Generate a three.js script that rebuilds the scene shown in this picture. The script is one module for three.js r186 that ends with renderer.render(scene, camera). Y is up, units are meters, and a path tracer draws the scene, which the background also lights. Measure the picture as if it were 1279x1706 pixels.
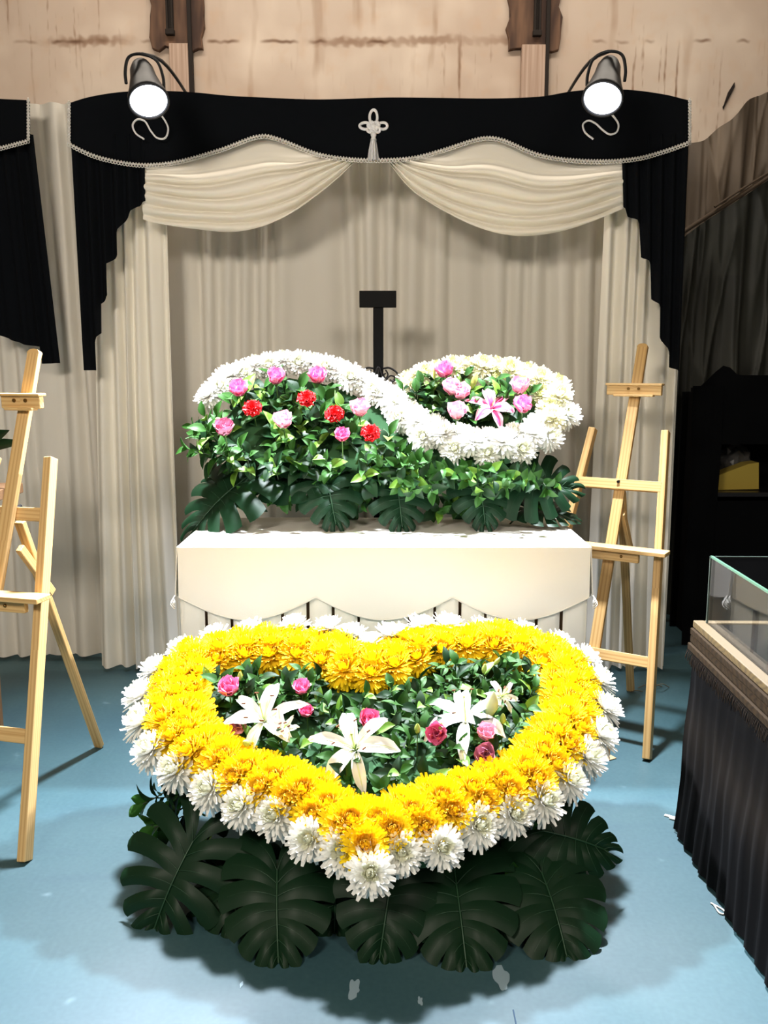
import * as THREE from 'three';
import { RoundedBoxGeometry } from 'three/addons/geometries/RoundedBoxGeometry.js';
import { mergeGeometries } from 'three/addons/utils/BufferGeometryUtils.js';
import { RectAreaLightUniformsLib } from 'three/addons/lights/RectAreaLightUniformsLib.js';
import { ImprovedNoise } from 'three/addons/math/ImprovedNoise.js';

// ───────────────────────── camera, light, exposure ─────────────────────────
const scene = new THREE.Scene();
scene.background = new THREE.Color(0x000000);
const W = 1279, H = 1706, F = 1477, PITCH = 9.34 * Math.PI / 180, EYE = 1.5;
const camera = new THREE.PerspectiveCamera(2 * Math.atan(H / 2 / F) * 180 / Math.PI, W / H, 0.05, 40);
camera.position.set(0, EYE, 0);
camera.rotation.x = -PITCH;
const renderer = new THREE.WebGLRenderer({ antialias: true });
renderer.toneMapping = THREE.LinearToneMapping;
renderer.toneMappingExposure = 1.0;
renderer.shadowMap.enabled = true;
RectAreaLightUniformsLib.init();
const LAMP_CD = 82, LAMP_COLOR = 0xf0f4ff;          // the two clip-on spot lamps
const ROOM_COLOR = 0xfff3e4;                        // the white-warm hall panels and the added wall batten
const CEIL = 4.3;
const PANELS = [                                    // x, y, z, width, height, tilt down from level (degrees), brightness
  [-1.5, 3.0, 0.7, 1.0, 0.5, 24, 60], [1.35, 3.0, 0.9, 1.0, 0.5, 24, 25],
  [0, CEIL - 0.06, -4.45, 4.2, 0.16, 90, 26],        // added, unseen batten behind the backdrop, brightens the rear wall
];

// ───────────────────────── helpers ─────────────────────────
const V = (x, y, z) => new THREE.Vector3(x, y, z);
const SC = Math.sin(PITCH), CC = Math.cos(PITCH);
function ray(px, py) { const a = (px - W / 2) / F, b = (H / 2 - py) / F; return V(a, b * CC - SC, -CC - b * SC); }
function at(px, py, D) { const d = ray(px, py); return d.multiplyScalar(D / -d.z).add(V(0, EYE, 0)); }       // a point at its own distance D in front of the lens
function onFloor(px, py, h = 0) { const d = ray(px, py); return d.multiplyScalar((EYE - h) / -d.y).add(V(0, EYE, 0)); }
function onPlane(px, py, p0, n) { const d = ray(px, py); const o = V(0, EYE, 0); return d.multiplyScalar(p0.clone().sub(o).dot(n) / d.dot(n)).add(o); }
function mulberry(a) { return () => { a |= 0; a = a + 0x6D2B79F5 | 0; let t = Math.imul(a ^ a >>> 15, 1 | a); t = t + Math.imul(t ^ t >>> 7, 61 | t) ^ t; return ((t ^ t >>> 14) >>> 0) / 4294967296; }; }
const rnd = mulberry(20240611);
const rr = (a, b) => a + (b - a) * rnd();
const lerp = (a, b, t) => a + (b - a) * t;
const clamp = (x, a, b) => Math.min(b, Math.max(a, x));
const smooth = (a, b, x) => { const t = clamp((x - a) / (b - a), 0, 1); return t * t * (3 - 2 * t); };
const NOISE = new ImprovedNoise();
const noise = (x, y, z = 0) => NOISE.noise(x + 31.7, y + 11.3, z + 5.1);
const fbm = (x, y, z = 0) => noise(x, y, z) * 0.55 + noise(x * 2.1, y * 2.1, z + 9) * 0.28 + noise(x * 4.3, y * 4.3, z + 17) * 0.17;

const counts = {};
function numbered(n) { const k = counts[n] = (counts[n] ?? -1) + 1; return k ? `${n}_${String(k).padStart(3, '0')}` : n; }
function tag(o, label, category, group, kind) { o.userData.label = label; if (category) o.userData.category = category; if (group) o.userData.group = group; if (kind) o.userData.kind = kind; return o; }
function thing(name, label, category, pos = [0, 0, 0], group) {
  const o = new THREE.Group(); o.name = numbered(name); scene.add(o);
  if (pos.isVector3) o.position.copy(pos); else o.position.set(...pos);
  return tag(o, label, category, group);
}
function part(name, geo, mat, parent, label) {
  if (Array.isArray(geo)) geo = join(geo);
  const m = new THREE.Mesh(geo, mat); m.name = name; parent.add(m); if (label) m.userData.label = label; return m;
}
function solo(name, geo, mat, label, category, group) { if (Array.isArray(geo)) geo = join(geo); const m = new THREE.Mesh(geo, mat); m.name = numbered(name); scene.add(m); return tag(m, label, category, group); }
function struct(name, geo, mat, parent = scene) { if (Array.isArray(geo)) geo = join(geo); const m = new THREE.Mesh(geo, mat); m.name = name; parent.add(m); if (parent === scene) m.userData.kind = 'structure'; return m; }
function join(list) {
  const gs = list.map(g => { g = g.index ? g.toNonIndexed() : g; for (const k of Object.keys(g.attributes)) if (!['position', 'normal', 'uv'].includes(k)) g.deleteAttribute(k);
    if (!g.attributes.uv) g.setAttribute('uv', new THREE.BufferAttribute(new Float32Array(g.attributes.position.count * 2), 2)); return g; });
  return mergeGeometries(gs);
}
function copy(root, label, group) { const r = root.clone(); r.name = numbered(root.name.replace(/_\d{3}$/, '')); r.userData = { ...root.userData }; scene.add(r); if (label) r.userData.label = label; if (group) r.userData.group = group; return r; }
const ORD = ['first', 'second', 'third', 'fourth', 'fifth', 'sixth', 'seventh', 'eighth', 'ninth', 'tenth', 'eleventh', 'twelfth', 'thirteenth', 'fourteenth', 'fifteenth', 'sixteenth', 'seventeenth', 'eighteenth', 'nineteenth', 'twentieth'];
const TENS = ['', '', 'twenty', 'thirty', 'forty', 'fifty'];
function ord(i) { return i < 20 ? ORD[i] : (((i + 1) % 10) ? `${TENS[Math.floor((i + 1) / 10)]}-${ORD[i % 10]}` : `${TENS[(i + 1) / 10].replace('y', 'ieth')}`); }

class MB {                                           // a small mesh collector
  constructor() { this.p = []; this.i = []; this.uv = []; }
  v(x, y, z, u = 0, w = 0) { this.p.push(x, y, z); this.uv.push(u, w); return this.p.length / 3 - 1; }
  t(a, b, c) { this.i.push(a, b, c); }
  q(a, b, c, d) { this.i.push(a, b, c, a, c, d); }
  geo() { const g = new THREE.BufferGeometry(); g.setAttribute('position', new THREE.Float32BufferAttribute(this.p, 3)); g.setAttribute('uv', new THREE.Float32BufferAttribute(this.uv, 2)); g.setIndex(this.i); g.computeVertexNormals(); return g; }
}
// a cloth of real thickness: fn(u, v) gives a point; the back lies th behind along the normal, all edges closed
function cloth(nu, nv, fn, th = 0.003) {
  const P = [], N = [];
  for (let j = 0; j <= nv; j++) for (let i = 0; i <= nu; i++) P.push(fn(i / nu, j / nv));
  const id = (i, j) => j * (nu + 1) + i;
  for (let j = 0; j <= nv; j++) for (let i = 0; i <= nu; i++) {
    const a = P[id(Math.max(0, i - 1), j)], b = P[id(Math.min(nu, i + 1), j)], c = P[id(i, Math.max(0, j - 1))], d = P[id(i, Math.min(nv, j + 1))];
    const n = b.clone().sub(a).cross(c.clone().sub(d)); if (n.lengthSq() < 1e-16) n.set(0, 0, 1); N.push(n.normalize());
  }
  const m = new MB();
  for (let s = 0; s < 2; s++) for (let k = 0; k < P.length; k++) { const p = s ? P[k].clone().addScaledVector(N[k], -th) : P[k]; m.v(p.x, p.y, p.z, p.x, p.y); }
  const o = P.length;
  for (let j = 0; j < nv; j++) for (let i = 0; i < nu; i++) {
    m.q(id(i, j), id(i, j + 1), id(i + 1, j + 1), id(i + 1, j));
    m.q(o + id(i, j), o + id(i + 1, j), o + id(i + 1, j + 1), o + id(i, j + 1));
  }
  const g1 = m.geo();
  const e = new MB();
  const edge = (a, b) => { const A = P[a], B = P[b], A2 = A.clone().addScaledVector(N[a], -th), B2 = B.clone().addScaledVector(N[b], -th); e.q(...[A, B, B2, A2].map(p => e.v(p.x, p.y, p.z, p.x, p.y))); };
  for (let i = 0; i < nu; i++) { edge(id(i + 1, 0), id(i, 0)); edge(id(i, nv), id(i + 1, nv)); }
  for (let j = 0; j < nv; j++) { edge(id(0, j), id(0, j + 1)); edge(id(nu, j + 1), id(nu, j)); }
  return join([g1, e.geo()]);
}
function tube(pts, r, seg = 24, rad = 6, closed = false) { return new THREE.TubeGeometry(new THREE.CatmullRomCurve3(pts, closed), seg, r, rad, closed); }
function box(w, h, d, x = 0, y = 0, z = 0, r = 0.004) { const g = r ? new RoundedBoxGeometry(w, h, d, 1, Math.min(r, w / 2.1, h / 2.1, d / 2.1)) : new THREE.BoxGeometry(w, h, d); return g.translate(x, y, z); }
function cyl(r1, r2, h, x = 0, y = 0, z = 0, n = 16) { return new THREE.CylinderGeometry(r1, r2, h, n).translate(x, y, z); }
function interp(pts, x) {                            // smooth curve through sorted [x, y]
  if (x <= pts[0][0]) return pts[0][1]; const n = pts.length; if (x >= pts[n - 1][0]) return pts[n - 1][1];
  let i = 0; while (pts[i + 1][0] < x) i++;
  const [x0, y0] = pts[i], [x1, y1] = pts[i + 1], h = x1 - x0, t = (x - x0) / h;
  const s = k => k <= 0 ? (pts[1][1] - pts[0][1]) / (pts[1][0] - pts[0][0]) : k >= n - 1 ? (pts[n - 1][1] - pts[n - 2][1]) / (pts[n - 1][0] - pts[n - 2][0]) : (pts[k + 1][1] - pts[k - 1][1]) / (pts[k + 1][0] - pts[k - 1][0]);
  const m0 = s(i) * h, m1 = s(i + 1) * h, t2 = t * t, t3 = t2 * t;
  return (2 * t3 - 3 * t2 + 1) * y0 + (t3 - 2 * t2 + t) * m0 + (-2 * t3 + 3 * t2) * y1 + (t3 - t2) * m1;
}
function linear(pts, x) { if (x <= pts[0][0]) return pts[0][1]; for (let i = 1; i < pts.length; i++) if (x <= pts[i][0]) { const [a, b] = pts[i - 1], [c, d] = pts[i]; return b + (d - b) * (x - a) / (c - a || 1); } return pts[pts.length - 1][1]; }

// ───────────────────────── textures and materials ─────────────────────────
function tex(w, h, fn, srgb = true, rep) {
  const d = new Uint8Array(w * h * 4);
  for (let y = 0; y < h; y++) for (let x = 0; x < w; x++) { const c = fn(x / w, y / h), k = (y * w + x) * 4; d[k] = clamp(c[0], 0, 255); d[k + 1] = clamp(c[1], 0, 255); d[k + 2] = clamp(c[2], 0, 255); d[k + 3] = 255; }
  const t = new THREE.DataTexture(d, w, h); t.magFilter = THREE.LinearFilter; t.minFilter = THREE.LinearMipmapLinearFilter; t.generateMipmaps = true; t.wrapS = t.wrapT = THREE.RepeatWrapping;
  if (srgb) t.colorSpace = THREE.SRGBColorSpace; if (rep) t.repeat.set(...rep); t.needsUpdate = true; return t;
}
const mix3 = (a, b, t) => [lerp(a[0], b[0], t), lerp(a[1], b[1], t), lerp(a[2], b[2], t)];
const std = (color, roughness = 0.7, o = {}) => new THREE.MeshStandardMaterial({ color, roughness, side: THREE.DoubleSide, ...o });
const phys = (color, roughness, o = {}) => new THREE.MeshPhysicalMaterial({ color, roughness, side: THREE.DoubleSide, ...o });

const weave = tex(128, 128, (u, v) => { const a = 128 + 60 * Math.sin(u * Math.PI * 64) * Math.sin(v * Math.PI * 64) + 50 * noise(u * 40, v * 40); return [a, a, a]; }, false, [6, 6]);
const TR = { transmission: 0.18, thickness: 0 };          // petals and leaves let some light through
const M = {
  sheer: std(0xe4dfd4, 0.9, { bumpMap: weave, bumpScale: 0.0004 }),
  cream: std(0xf2ede0, 0.85, { bumpMap: weave, bumpScale: 0.0004 }),
  tableWhite: std(0xf2eee4, 0.85, { bumpMap: weave, bumpScale: 0.0004 }),
  black: phys(0x070a0f, 0.95, { specularIntensity: 0.25, sheen: 0.06, sheenRoughness: 0.6, sheenColor: new THREE.Color(0x1c2a3a) }),
  braid: std(0xd9d6d0, 0.5),
  cord: std(0xe8e8ea, 0.6),
  blackMetal: phys(0x08090a, 0.6, { specularIntensity: 0.3 }),
  scroll: std(0x1c1a1a, 0.4, { metalness: 0.5 }),
  steel: std(0x9a9a9c, 0.4, { metalness: 0.9 }),
  brass: std(0x8a6a3a, 0.35, { metalness: 0.9 }),
  lampBody: std(0x1a1c20, 0.45, { metalness: 0.3 }),
  lens: new THREE.MeshStandardMaterial({ color: 0x222222, emissive: 0xf2f5ff, emissiveIntensity: 6, roughness: 0.4 }),
  panel: new THREE.MeshStandardMaterial({ color: 0xdddddd, emissive: 0xffead0, emissiveIntensity: 3, roughness: 0.6 }),
  foam: std(0x35603a, 0.95),
  stemG: std(0x3c5a22, 0.6),
  stemD: std(0x1c2f14, 0.6),
  calyx: std(0x5b7a2e, 0.6),
  leafDark: phys(0x17351a, 0.5, { specularIntensity: 0.4 }),
  leafMid: phys(0x2f5c20, 0.5, { specularIntensity: 0.4, transmission: 0.2, thickness: 0 }),
  leafLight: phys(0x6e9c2e, 0.5, { transmission: 0.3, thickness: 0 }),
  monstera: phys(0x102b18, 0.46, { specularIntensity: 0.35 }),
  rib: std(0x21432a, 0.45),
  mumWhite: phys(0xf6f6f0, 0.9, TR), mumWhiteIn: phys(0xf0f1dc, 0.9, TR),
  mumCream: phys(0xf3f1d6, 0.9, TR), mumCreamIn: phys(0xe6e9b2, 0.9, TR),
  mumYellow: phys(0xffdf04, 0.9, TR), mumYellowIn: phys(0xfdd404, 0.9, TR),
  rosePink: phys(0xf48cba, 0.8, TR), roseDeep: phys(0xee74a4, 0.8, TR), rosePale: phys(0xf6b4c8, 0.8, TR), roseDusk: phys(0xc87896, 0.8, TR),
  red: phys(0xd8121a, 0.6),
  lily: phys(0xfcfcf8, 0.6, TR), lilyKeel: phys(0xdfe7b8, 0.5), lilyPink: phys(0xf8c8d8, 0.6, TR), lilyPinkKeel: phys(0xe0508c, 0.6),
  anther: std(0x6a3a14, 0.8), budGreen: phys(0xa9bf5c, 0.5),
};
// pine: long grain streaks along v, darker knots
function pine(base, dark, seed) {
  return tex(128, 512, (u, v) => {
    const g = Math.sin((u * 9 + 0.9 * noise(u * 3, v * 1.2, seed)) * Math.PI * 2) * 0.5 + 0.5;
    const f = noise(u * 60, v * 2.2, seed + 3) * 0.5 + 0.5;
    return mix3(base, dark, clamp(0.55 * g * g + 0.35 * f - 0.12, 0, 1));
  }, true, [7, 1]);
}
M.pineA = std(0xffffff, 0.55, { map: pine([216, 182, 124], [182, 138, 80], 1) });
M.pineB = std(0xffffff, 0.55, { map: pine([208, 172, 112], [172, 128, 72], 7) });
M.oldWood = phys(0xffffff, 0.9, { specularIntensity: 0.2, map: pine([52, 41, 27], [24, 18, 12], 21) });
M.rimTop = std(0xffffff, 0.7, { map: pine([96, 80, 44], [52, 40, 20], 31) });
M.shelfWood = std(0x7a5a3a, 0.7);

// plastered rear wall: stains, drips, a sooty joint line
const WALLW = 9, WALLH = CEIL;
M.wall = std(0xffffff, 0.92, { map: tex(1536, 768, (u, v) => {
  const x = (u - 0.5) * WALLW, y = v * WALLH;
  let c = [202, 187, 172];
  c = mix3(c, [186, 164, 146], clamp(0.5 + 1.3 * fbm(x * 1.1, y * 1.1, 2), 0, 1) * 0.75);
  c = mix3(c, [220, 206, 190], clamp(fbm(x * 2.6, y * 2.2, 8) * 1.6, 0, 1));
  c = mix3(c, [196, 160, 128], clamp(fbm(x * 9, y * 7, 40) * 1.3 - 0.15, 0, 1) * 0.5);
  const drip = clamp(noise(x * 16 + 0.5 * noise(y * 2, 5), y * 0.9, 21) * 2.4 - 0.55 + 0.5 * noise(x * 40, y * 9, 3), 0, 1) * clamp(0.25 + fbm(x * 0.9, y * 0.7, 30) * 2.2, 0, 1);
  c = mix3(c, [124, 90, 64], drip * 0.8);
  const fine = clamp(noise(x * 48 + 0.4 * noise(y * 5, 8), y * 1.6, 51) * 2.4 - 0.9 + 0.5 * noise(x * 70, y * 20, 9), 0, 1) * clamp(noise(x * 1.2, y * 1.1, 61) * 2.2 + 0.1, 0, 1);
  c = mix3(c, [104, 72, 50], fine * 0.9);
  const jy = 3.335 + 0.012 * noise(x * 3, 4), jd = Math.abs(y - jy + 0.01 * noise(x * 25, 7));
  const j = (1 - smooth(0.004, 0.035, jd + 0.018 * noise(x * 30, y * 30))) * clamp(0.2 + noise(x * 2.1, 77) * 1.3, 0, 1);
  c = mix3(c, [112, 80, 58], j * 0.8);
  const j2 = (1 - smooth(0.0, 0.014, jd)) * clamp(noise(x * 9, 87) * 2, 0, 1);
  return mix3(c, [82, 54, 36], j2 * 0.7);
}), bumpMap: tex(512, 256, (u, v) => { const a = 128 + 110 * fbm(u * 60, v * 30, 5); return [a, a, a]; }, false), bumpScale: 0.006 });
M.plainWall = std(0x8c7c69, 0.95);
M.ceiling = std(0xb5a894, 0.95);
M.rust = std(0xffffff, 0.85, { map: tex(256, 256, (u, v) => mix3([112, 84, 64], [58, 40, 32], clamp(0.5 + 1.4 * fbm(u * 14, v * 2.5, 3), 0, 1))) });
M.slot = std(0x1f1712, 0.9);
M.concrete = std(0xffffff, 0.9, { map: tex(256, 256, (u, v) => mix3(mix3([196, 174, 158], [160, 134, 116], clamp(0.5 + fbm(u * 8, v * 4, 3), 0, 1)), [120, 88, 64], clamp(noise(u * 12, v * 7, 4) * 2 - 0.6, 0, 1) * 0.5)) });
// painted floor: blotched blue-grey, scuffs and pale specks
const FW = 9, FL = 9;
M.floor = std(0xffffff, 0.5, { map: tex(1536, 1536, (u, v) => {
  const x = u * FW, y = v * FL;
  let c = [56, 88, 94];
  c = mix3(c, [44, 76, 88], clamp(0.5 + 1.4 * fbm(x * 0.9, y * 0.9, 3), 0, 1) * 0.7);
  c = mix3(c, [68, 98, 102], clamp(fbm(x * 1.6, y * 1.4, 14) * 1.8 - 0.1, 0, 1) * 0.55);
  c = mix3(c, [44, 72, 86], clamp(noise(x * 2.2, y * 14, 33) * 2 - 0.75, 0, 1) * 0.3);
  c = mix3(c, [122, 144, 152], clamp(fbm(x * 11, y * 11, 41) * 2.6 - 1.0, 0, 1) * 0.8);
  const g = noise(x * 90, y * 90, 4) * 6; return [c[0] + g, c[1] + g, c[2] + g];
}), roughnessMap: tex(512, 512, (u, v) => { const a = 150 + 80 * fbm(u * 14, v * 14, 9); return [a, a, a]; }, false), roughness: 0.95 });
M.tarpBrown = std(0xffffff, 0.6, { map: tex(256, 512, (u, v) => mix3(mix3([112, 98, 82], [78, 68, 58], clamp(0.5 + fbm(u * 9, v * 1.5, 3), 0, 1)), [140, 124, 104], clamp(noise(u * 26, v * 2, 14) * 2 - 0.7, 0, 1) * 0.6)) });
M.tarpGreen = std(0xffffff, 0.62, { map: tex(256, 512, (u, v) => mix3([40, 43, 36], [24, 27, 24], clamp(0.5 + fbm(u * 7, v * 3, 8), 0, 1))) });
M.blackCloth = phys(0x050608, 0.95, { specularIntensity: 0.2 });
M.caseCloth = phys(0xffffff, 0.95, { map: tex(256, 256, (u, v) => mix3([9, 9, 10], [27, 23, 19], clamp(noise(u * 40, v * 3, 3) * 1.6 - 0.1, 0, 1))), specularIntensity: 0.2 });
M.fringe = phys(0x1d1711, 0.95, { specularIntensity: 0.2 });
M.glass = phys(0xffffff, 0.02, { transmission: 1, thickness: 0, ior: 1.5 });
M.glassEdgeDim = phys(0x4a5650, 0.2);
M.glassEdge = phys(0x6c9a80, 0.15, { transmission: 0.35, thickness: 0 });
M.yellowBox = std(0xa8923a, 0.8);
M.plastic = phys(0x8a8a8a, 0.1, { transmission: 0.8, thickness: 0 });
M.card = std(0xb89c74, 0.9); M.paper = std(0xe2e0d8, 0.8); M.twig = std(0x6c6450, 0.9);
M.pot = std(0x16201c, 0.5);

// ───────────────────────── the room ─────────────────────────
const ZB = -5.45, ZF = 3.2, XS = 4.3;
struct('floor', box(FW, 0.2, FL, 0, -0.1, -1.2, 0), M.floor);
{ const g = box(WALLW, WALLH, 0.2, 0, WALLH / 2, ZB - 0.1, 0); struct('wall_back', g, M.wall); }
struct('wall_left', box(0.2, CEIL, ZF - ZB, -XS - 0.1, CEIL / 2, (ZF + ZB) / 2, 0), M.plainWall);
struct('wall_right', box(0.2, CEIL, ZF - ZB, XS + 0.1, CEIL / 2, (ZF + ZB) / 2, 0), M.plainWall);
struct('wall_front', box(2 * XS + 0.4, CEIL, 0.2, 0, CEIL / 2, ZF + 0.1, 0), M.plainWall);
struct('ceiling', box(2 * XS + 0.4, 0.2, ZF - ZB + 0.4, 0, CEIL + 0.1, (ZF + ZB) / 2, 0), M.ceiling);
// two steel columns set into the plaster, ragged render round them
function column(name, x0, x1, yb, slotX, ribX, px0, px1) {
  const g = new THREE.Group(); g.name = name; g.userData.kind = 'structure'; scene.add(g);
  const D = -ZB - 0.03, P = (x, y) => at(x, y, D), s = new THREE.Shape(), tl = P(x0, yb), tr = P(x1, yb);
  const lx = tl.x, rx = tr.x, by = tl.y, r = mulberry(name.length * 77 + Math.round(x0));
  s.moveTo(lx, CEIL); for (let i = 1; i <= 18; i++) s.lineTo(lx + (r() - 0.5) * 0.03, lerp(CEIL, by, i / 18));
  for (let i = 1; i < 8; i++) s.lineTo(lerp(lx, rx, i / 8), by + (r() - 0.5) * 0.035);
  for (let i = 18; i >= 0; i--) s.lineTo(rx + (r() - 0.5) * 0.04, lerp(CEIL, by, i / 18));
  part('steel_plate', new THREE.ExtrudeGeometry(s, { depth: 0.03, bevelEnabled: true, bevelSize: 0.004, bevelThickness: 0.004, bevelSegments: 1 }).translate(0, 0, ZB), M.rust, g);
  const sx = P(slotX, 40).x, sy = P(slotX, yb - 24).y;
  part('slot_channel', [box(0.012, CEIL - sy, 0.03, sx - 0.014, (CEIL + sy) / 2, ZB + 0.045), box(0.012, CEIL - sy, 0.03, sx + 0.014, (CEIL + sy) / 2, ZB + 0.045), box(0.02, CEIL - sy, 0.004, sx, (CEIL + sy) / 2, ZB + 0.04), box(0.05, 0.03, 0.035, sx, sy, ZB + 0.05)], M.slot, g);
  const rx2 = P(ribX, 40).x; part('rib', box(0.022, CEIL - by + 0.35, 0.05, rx2, (CEIL + by - 0.35) / 2, ZB + 0.03), M.slot, g);
  const a = P(px0, 100).x, b = P(px1, 100).x; part('pilaster', box(b - a, by + 0.02, 0.05, (a + b) / 2, (by + 0.02) / 2, ZB + 0.025), M.concrete, g);
}
column('trim_1', 253, 340, 80, 284, 316, 283, 317);
column('trim_2', 846, 931, 82, 894, 912, 868, 910);
{ const p = at(1214, 160, -ZB - 0.01), s = new THREE.Shape([[0.028, 0.075], [0.03, 0.05], [0.004, 0], [-0.03, -0.055], [-0.028, -0.07], [-0.02, -0.03], [-0.005, 0.02]].map(a => new THREE.Vector2(...a)));
  solo('plaster_chip', new THREE.ExtrudeGeometry(s, { depth: 0.012, bevelEnabled: false }).translate(p.x, p.y, ZB), M.slot, 'dark slanting gouge in the plaster above the brown tarpaulin', 'gouge'); }

// light panels: two hung behind the photographer, an added batten to brighten the rear wall
PANELS.forEach(([x, y, z, w, h, tilt, nits], i) => {
  const t = thing('light_panel', ['left hanging light panel behind the photographer', 'right hanging light panel behind the photographer', 'added unseen ceiling batten light brightening the stained rear wall'][i], 'light', [x, y, z]);
  t.rotation.order = 'YXZ'; t.rotation.y = Math.PI; t.rotation.x = tilt * Math.PI / 180;   // local +z is the beam
  part('frame', [box(w + 0.06, 0.03, 0.05, 0, h / 2 + 0.015, -0.015), box(w + 0.06, 0.03, 0.05, 0, -h / 2 - 0.015, -0.015), box(0.03, h, 0.05, w / 2 + 0.015, 0, -0.015), box(0.03, h, 0.05, -w / 2 - 0.015, 0, -0.015), box(w, h, 0.01, 0, 0, -0.03, 0)], M.steel, t);
  part('diffuser', box(w, h, 0.012, 0, 0, -0.012, 0), M.panel, t);
  if (y < CEIL - 0.5) for (const s of [-1, 1]) { const p = V(x + s * w * 0.4, y, z); const d = part('rod', cyl(0.006, 0.006, CEIL - y - 0.02, 0, 0, 0, 8), M.steel, t); t.updateMatrixWorld(); d.quaternion.copy(t.quaternion).invert(); d.position.copy(t.worldToLocal(V(p.x, (CEIL + y) / 2, z))); }
  const d = V(0, -Math.sin(tilt * Math.PI / 180), -Math.cos(tilt * Math.PI / 180)), l = new THREE.RectAreaLight(ROOM_COLOR, nits, w, h);
  l.position.set(x, y, z).addScaledVector(d, 0.02); l.lookAt(l.position.clone().add(d.clone().add(V(0, 0, -1e-4)))); scene.add(l);
});

// ───────────────────────── backdrop: curtains, valance, swags ─────────────────────────
const DV = 4.06, DC = 4.52, DS = 4.24;               // valance, rear curtain, side panels
// pleated curtain between two slanting px edges, hung at distance D
function curtain(name, label, D, tl, tr, bl, br, waves, amp, seed, mat, drop = 0.012) {
  const A = at(tl[0], tl[1], D), B = at(tr[0], tr[1], D), C = at(bl[0], bl[1], D), E = at(br[0], br[1], D);
  const nu = Math.round(waves * 9);
  const fold = (u, v) => { const ph = u * waves + 0.9 * noise(u * waves * 0.45, v * 0.5, seed); const k = ph - Math.floor(ph);
    const s = 0.75 * (0.5 - 0.5 * Math.cos(2 * Math.PI * k)) + 0.25 * Math.pow(Math.abs(Math.sin(Math.PI * k)), 0.7); return amp * (s - 0.5) * (0.55 + 0.75 * (noise(Math.floor(ph) * 1.7, 3, seed) + 0.5)) * lerp(0.75, 1.15, v); };
  const g = cloth(nu, 16, (u, v) => {
    const x = lerp(lerp(A.x, B.x, u), lerp(C.x, E.x, u), v), top = lerp(A.y, B.y, u);
    const bot = drop + 0.012 * (noise(u * waves * 0.6, 9, seed) + 0.5);
    return V(x + 0.25 * amp * Math.sin(u * waves * 2.1 + seed) * v, lerp(top, bot, v), -D + fold(u, v));
  }, 0.003);
  return solo(name, g, mat, label, 'curtain');
}
curtain('rear_curtain', 'wide pleated white curtain hanging behind the black T-shaped stand', DC, [225, 225], [1060, 225], [235, 1100], [1045, 1100], 20, 0.06, 3, M.sheer);
curtain('side_curtain', 'slanting white pleated curtain panel below the left black side drape', DS, [150, 235], [271, 235], [172, 1100], [297, 1100], 5, 0.06, 11, M.cream);
curtain('side_curtain', 'slanting white pleated curtain panel behind the right easel', DS, [1012, 235], [1150, 235], [980, 1100], [1113, 1100], 6, 0.06, 17, M.cream);
curtain('neighbour_curtain', 'white curtain of the neighbouring stand behind the left easel', 4.42, [-260, 172], [126, 172], [-200, 1100], [186, 1100], 11, 0.05, 23, M.sheer);

const braidRow = (pts, step = 0.013, r = 0.006) => {  // gimp braid: a cord with small hanging loops
  const c = new THREE.CatmullRomCurve3(pts), L = c.getLength(), n = Math.max(2, Math.round(L / step)), out = [new THREE.TubeGeometry(c, n, 0.004, 5)];
  for (let i = 0; i <= n; i++) { const p = c.getPointAt(i / n); out.push(new THREE.TorusGeometry(r, 0.0022, 4, 7).translate(p.x, p.y - 0.006, p.z + 0.003)); out.push(new THREE.SphereGeometry(0.0042, 5, 4).translate(p.x, p.y + 0.004, p.z + 0.003)); }
  return join(out);
};
const sag = (x, D) => 0.012 * Math.sin(x * 0.021) + 0.008 * noise(x * 0.01, 3, D);
function valance(label, top, bot, x0, x1, D, sides) {
  const t = thing('valance', label, 'valance', [0, 0, 0]);
  const P = (x, y, f = 0) => { const p = at(x, y, D); p.z += sag(x, D) + f; return p; };
  part('drape', cloth(90, 8, (u, v) => { const x = lerp(x0, x1, u); return P(x, lerp(interp(top, x), interp(bot, x), v)); }, 0.012), M.black, t);
  const pts = []; for (let i = 0; i <= 60; i++) { const x = lerp(x0, x1, i / 60); pts.push(P(x, interp(bot, x), 0.006)); }
  part('braid_trim', braidRow(pts), M.braid, t, 'pale silvery braid along the wavy lower hem');
  for (const x of sides) { const e = []; for (let i = 0; i <= 6; i++) e.push(P(x, lerp(interp(top, x), interp(bot, x), i / 6), 0.006)); part('braid_trim', braidRow(e), M.braid, t, 'pale silvery braid down the short end'); }
  return t;
}
valance('wide black valance with wavy hem between the two spot lamps', [[115, 173], [150, 161], [200, 152], [260, 150], [320, 154], [390, 161], [500, 164], [640, 164], [800, 163], [900, 161], [950, 154], [1000, 150], [1060, 150], [1110, 156], [1148, 166]],
  [[115, 240], [150, 257], [190, 268], [240, 274], [300, 269], [370, 250], [415, 233], [440, 227], [470, 234], [530, 256], [590, 266], [640, 268], [690, 264], [740, 250], [790, 233], [815, 229], [840, 234], [890, 256], [940, 267], [1000, 270], [1060, 264], [1110, 250], [1150, 236]], 116, 1149, DV, [117, 1149]);
valance('black valance of the neighbouring stand cut off by the left picture edge', [[-220, 150], [-60, 158], [0, 165], [47, 168]], [[-220, 262], [-100, 268], [0, 248], [54, 235]], -220, 50, 4.2, [50]);

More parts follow.
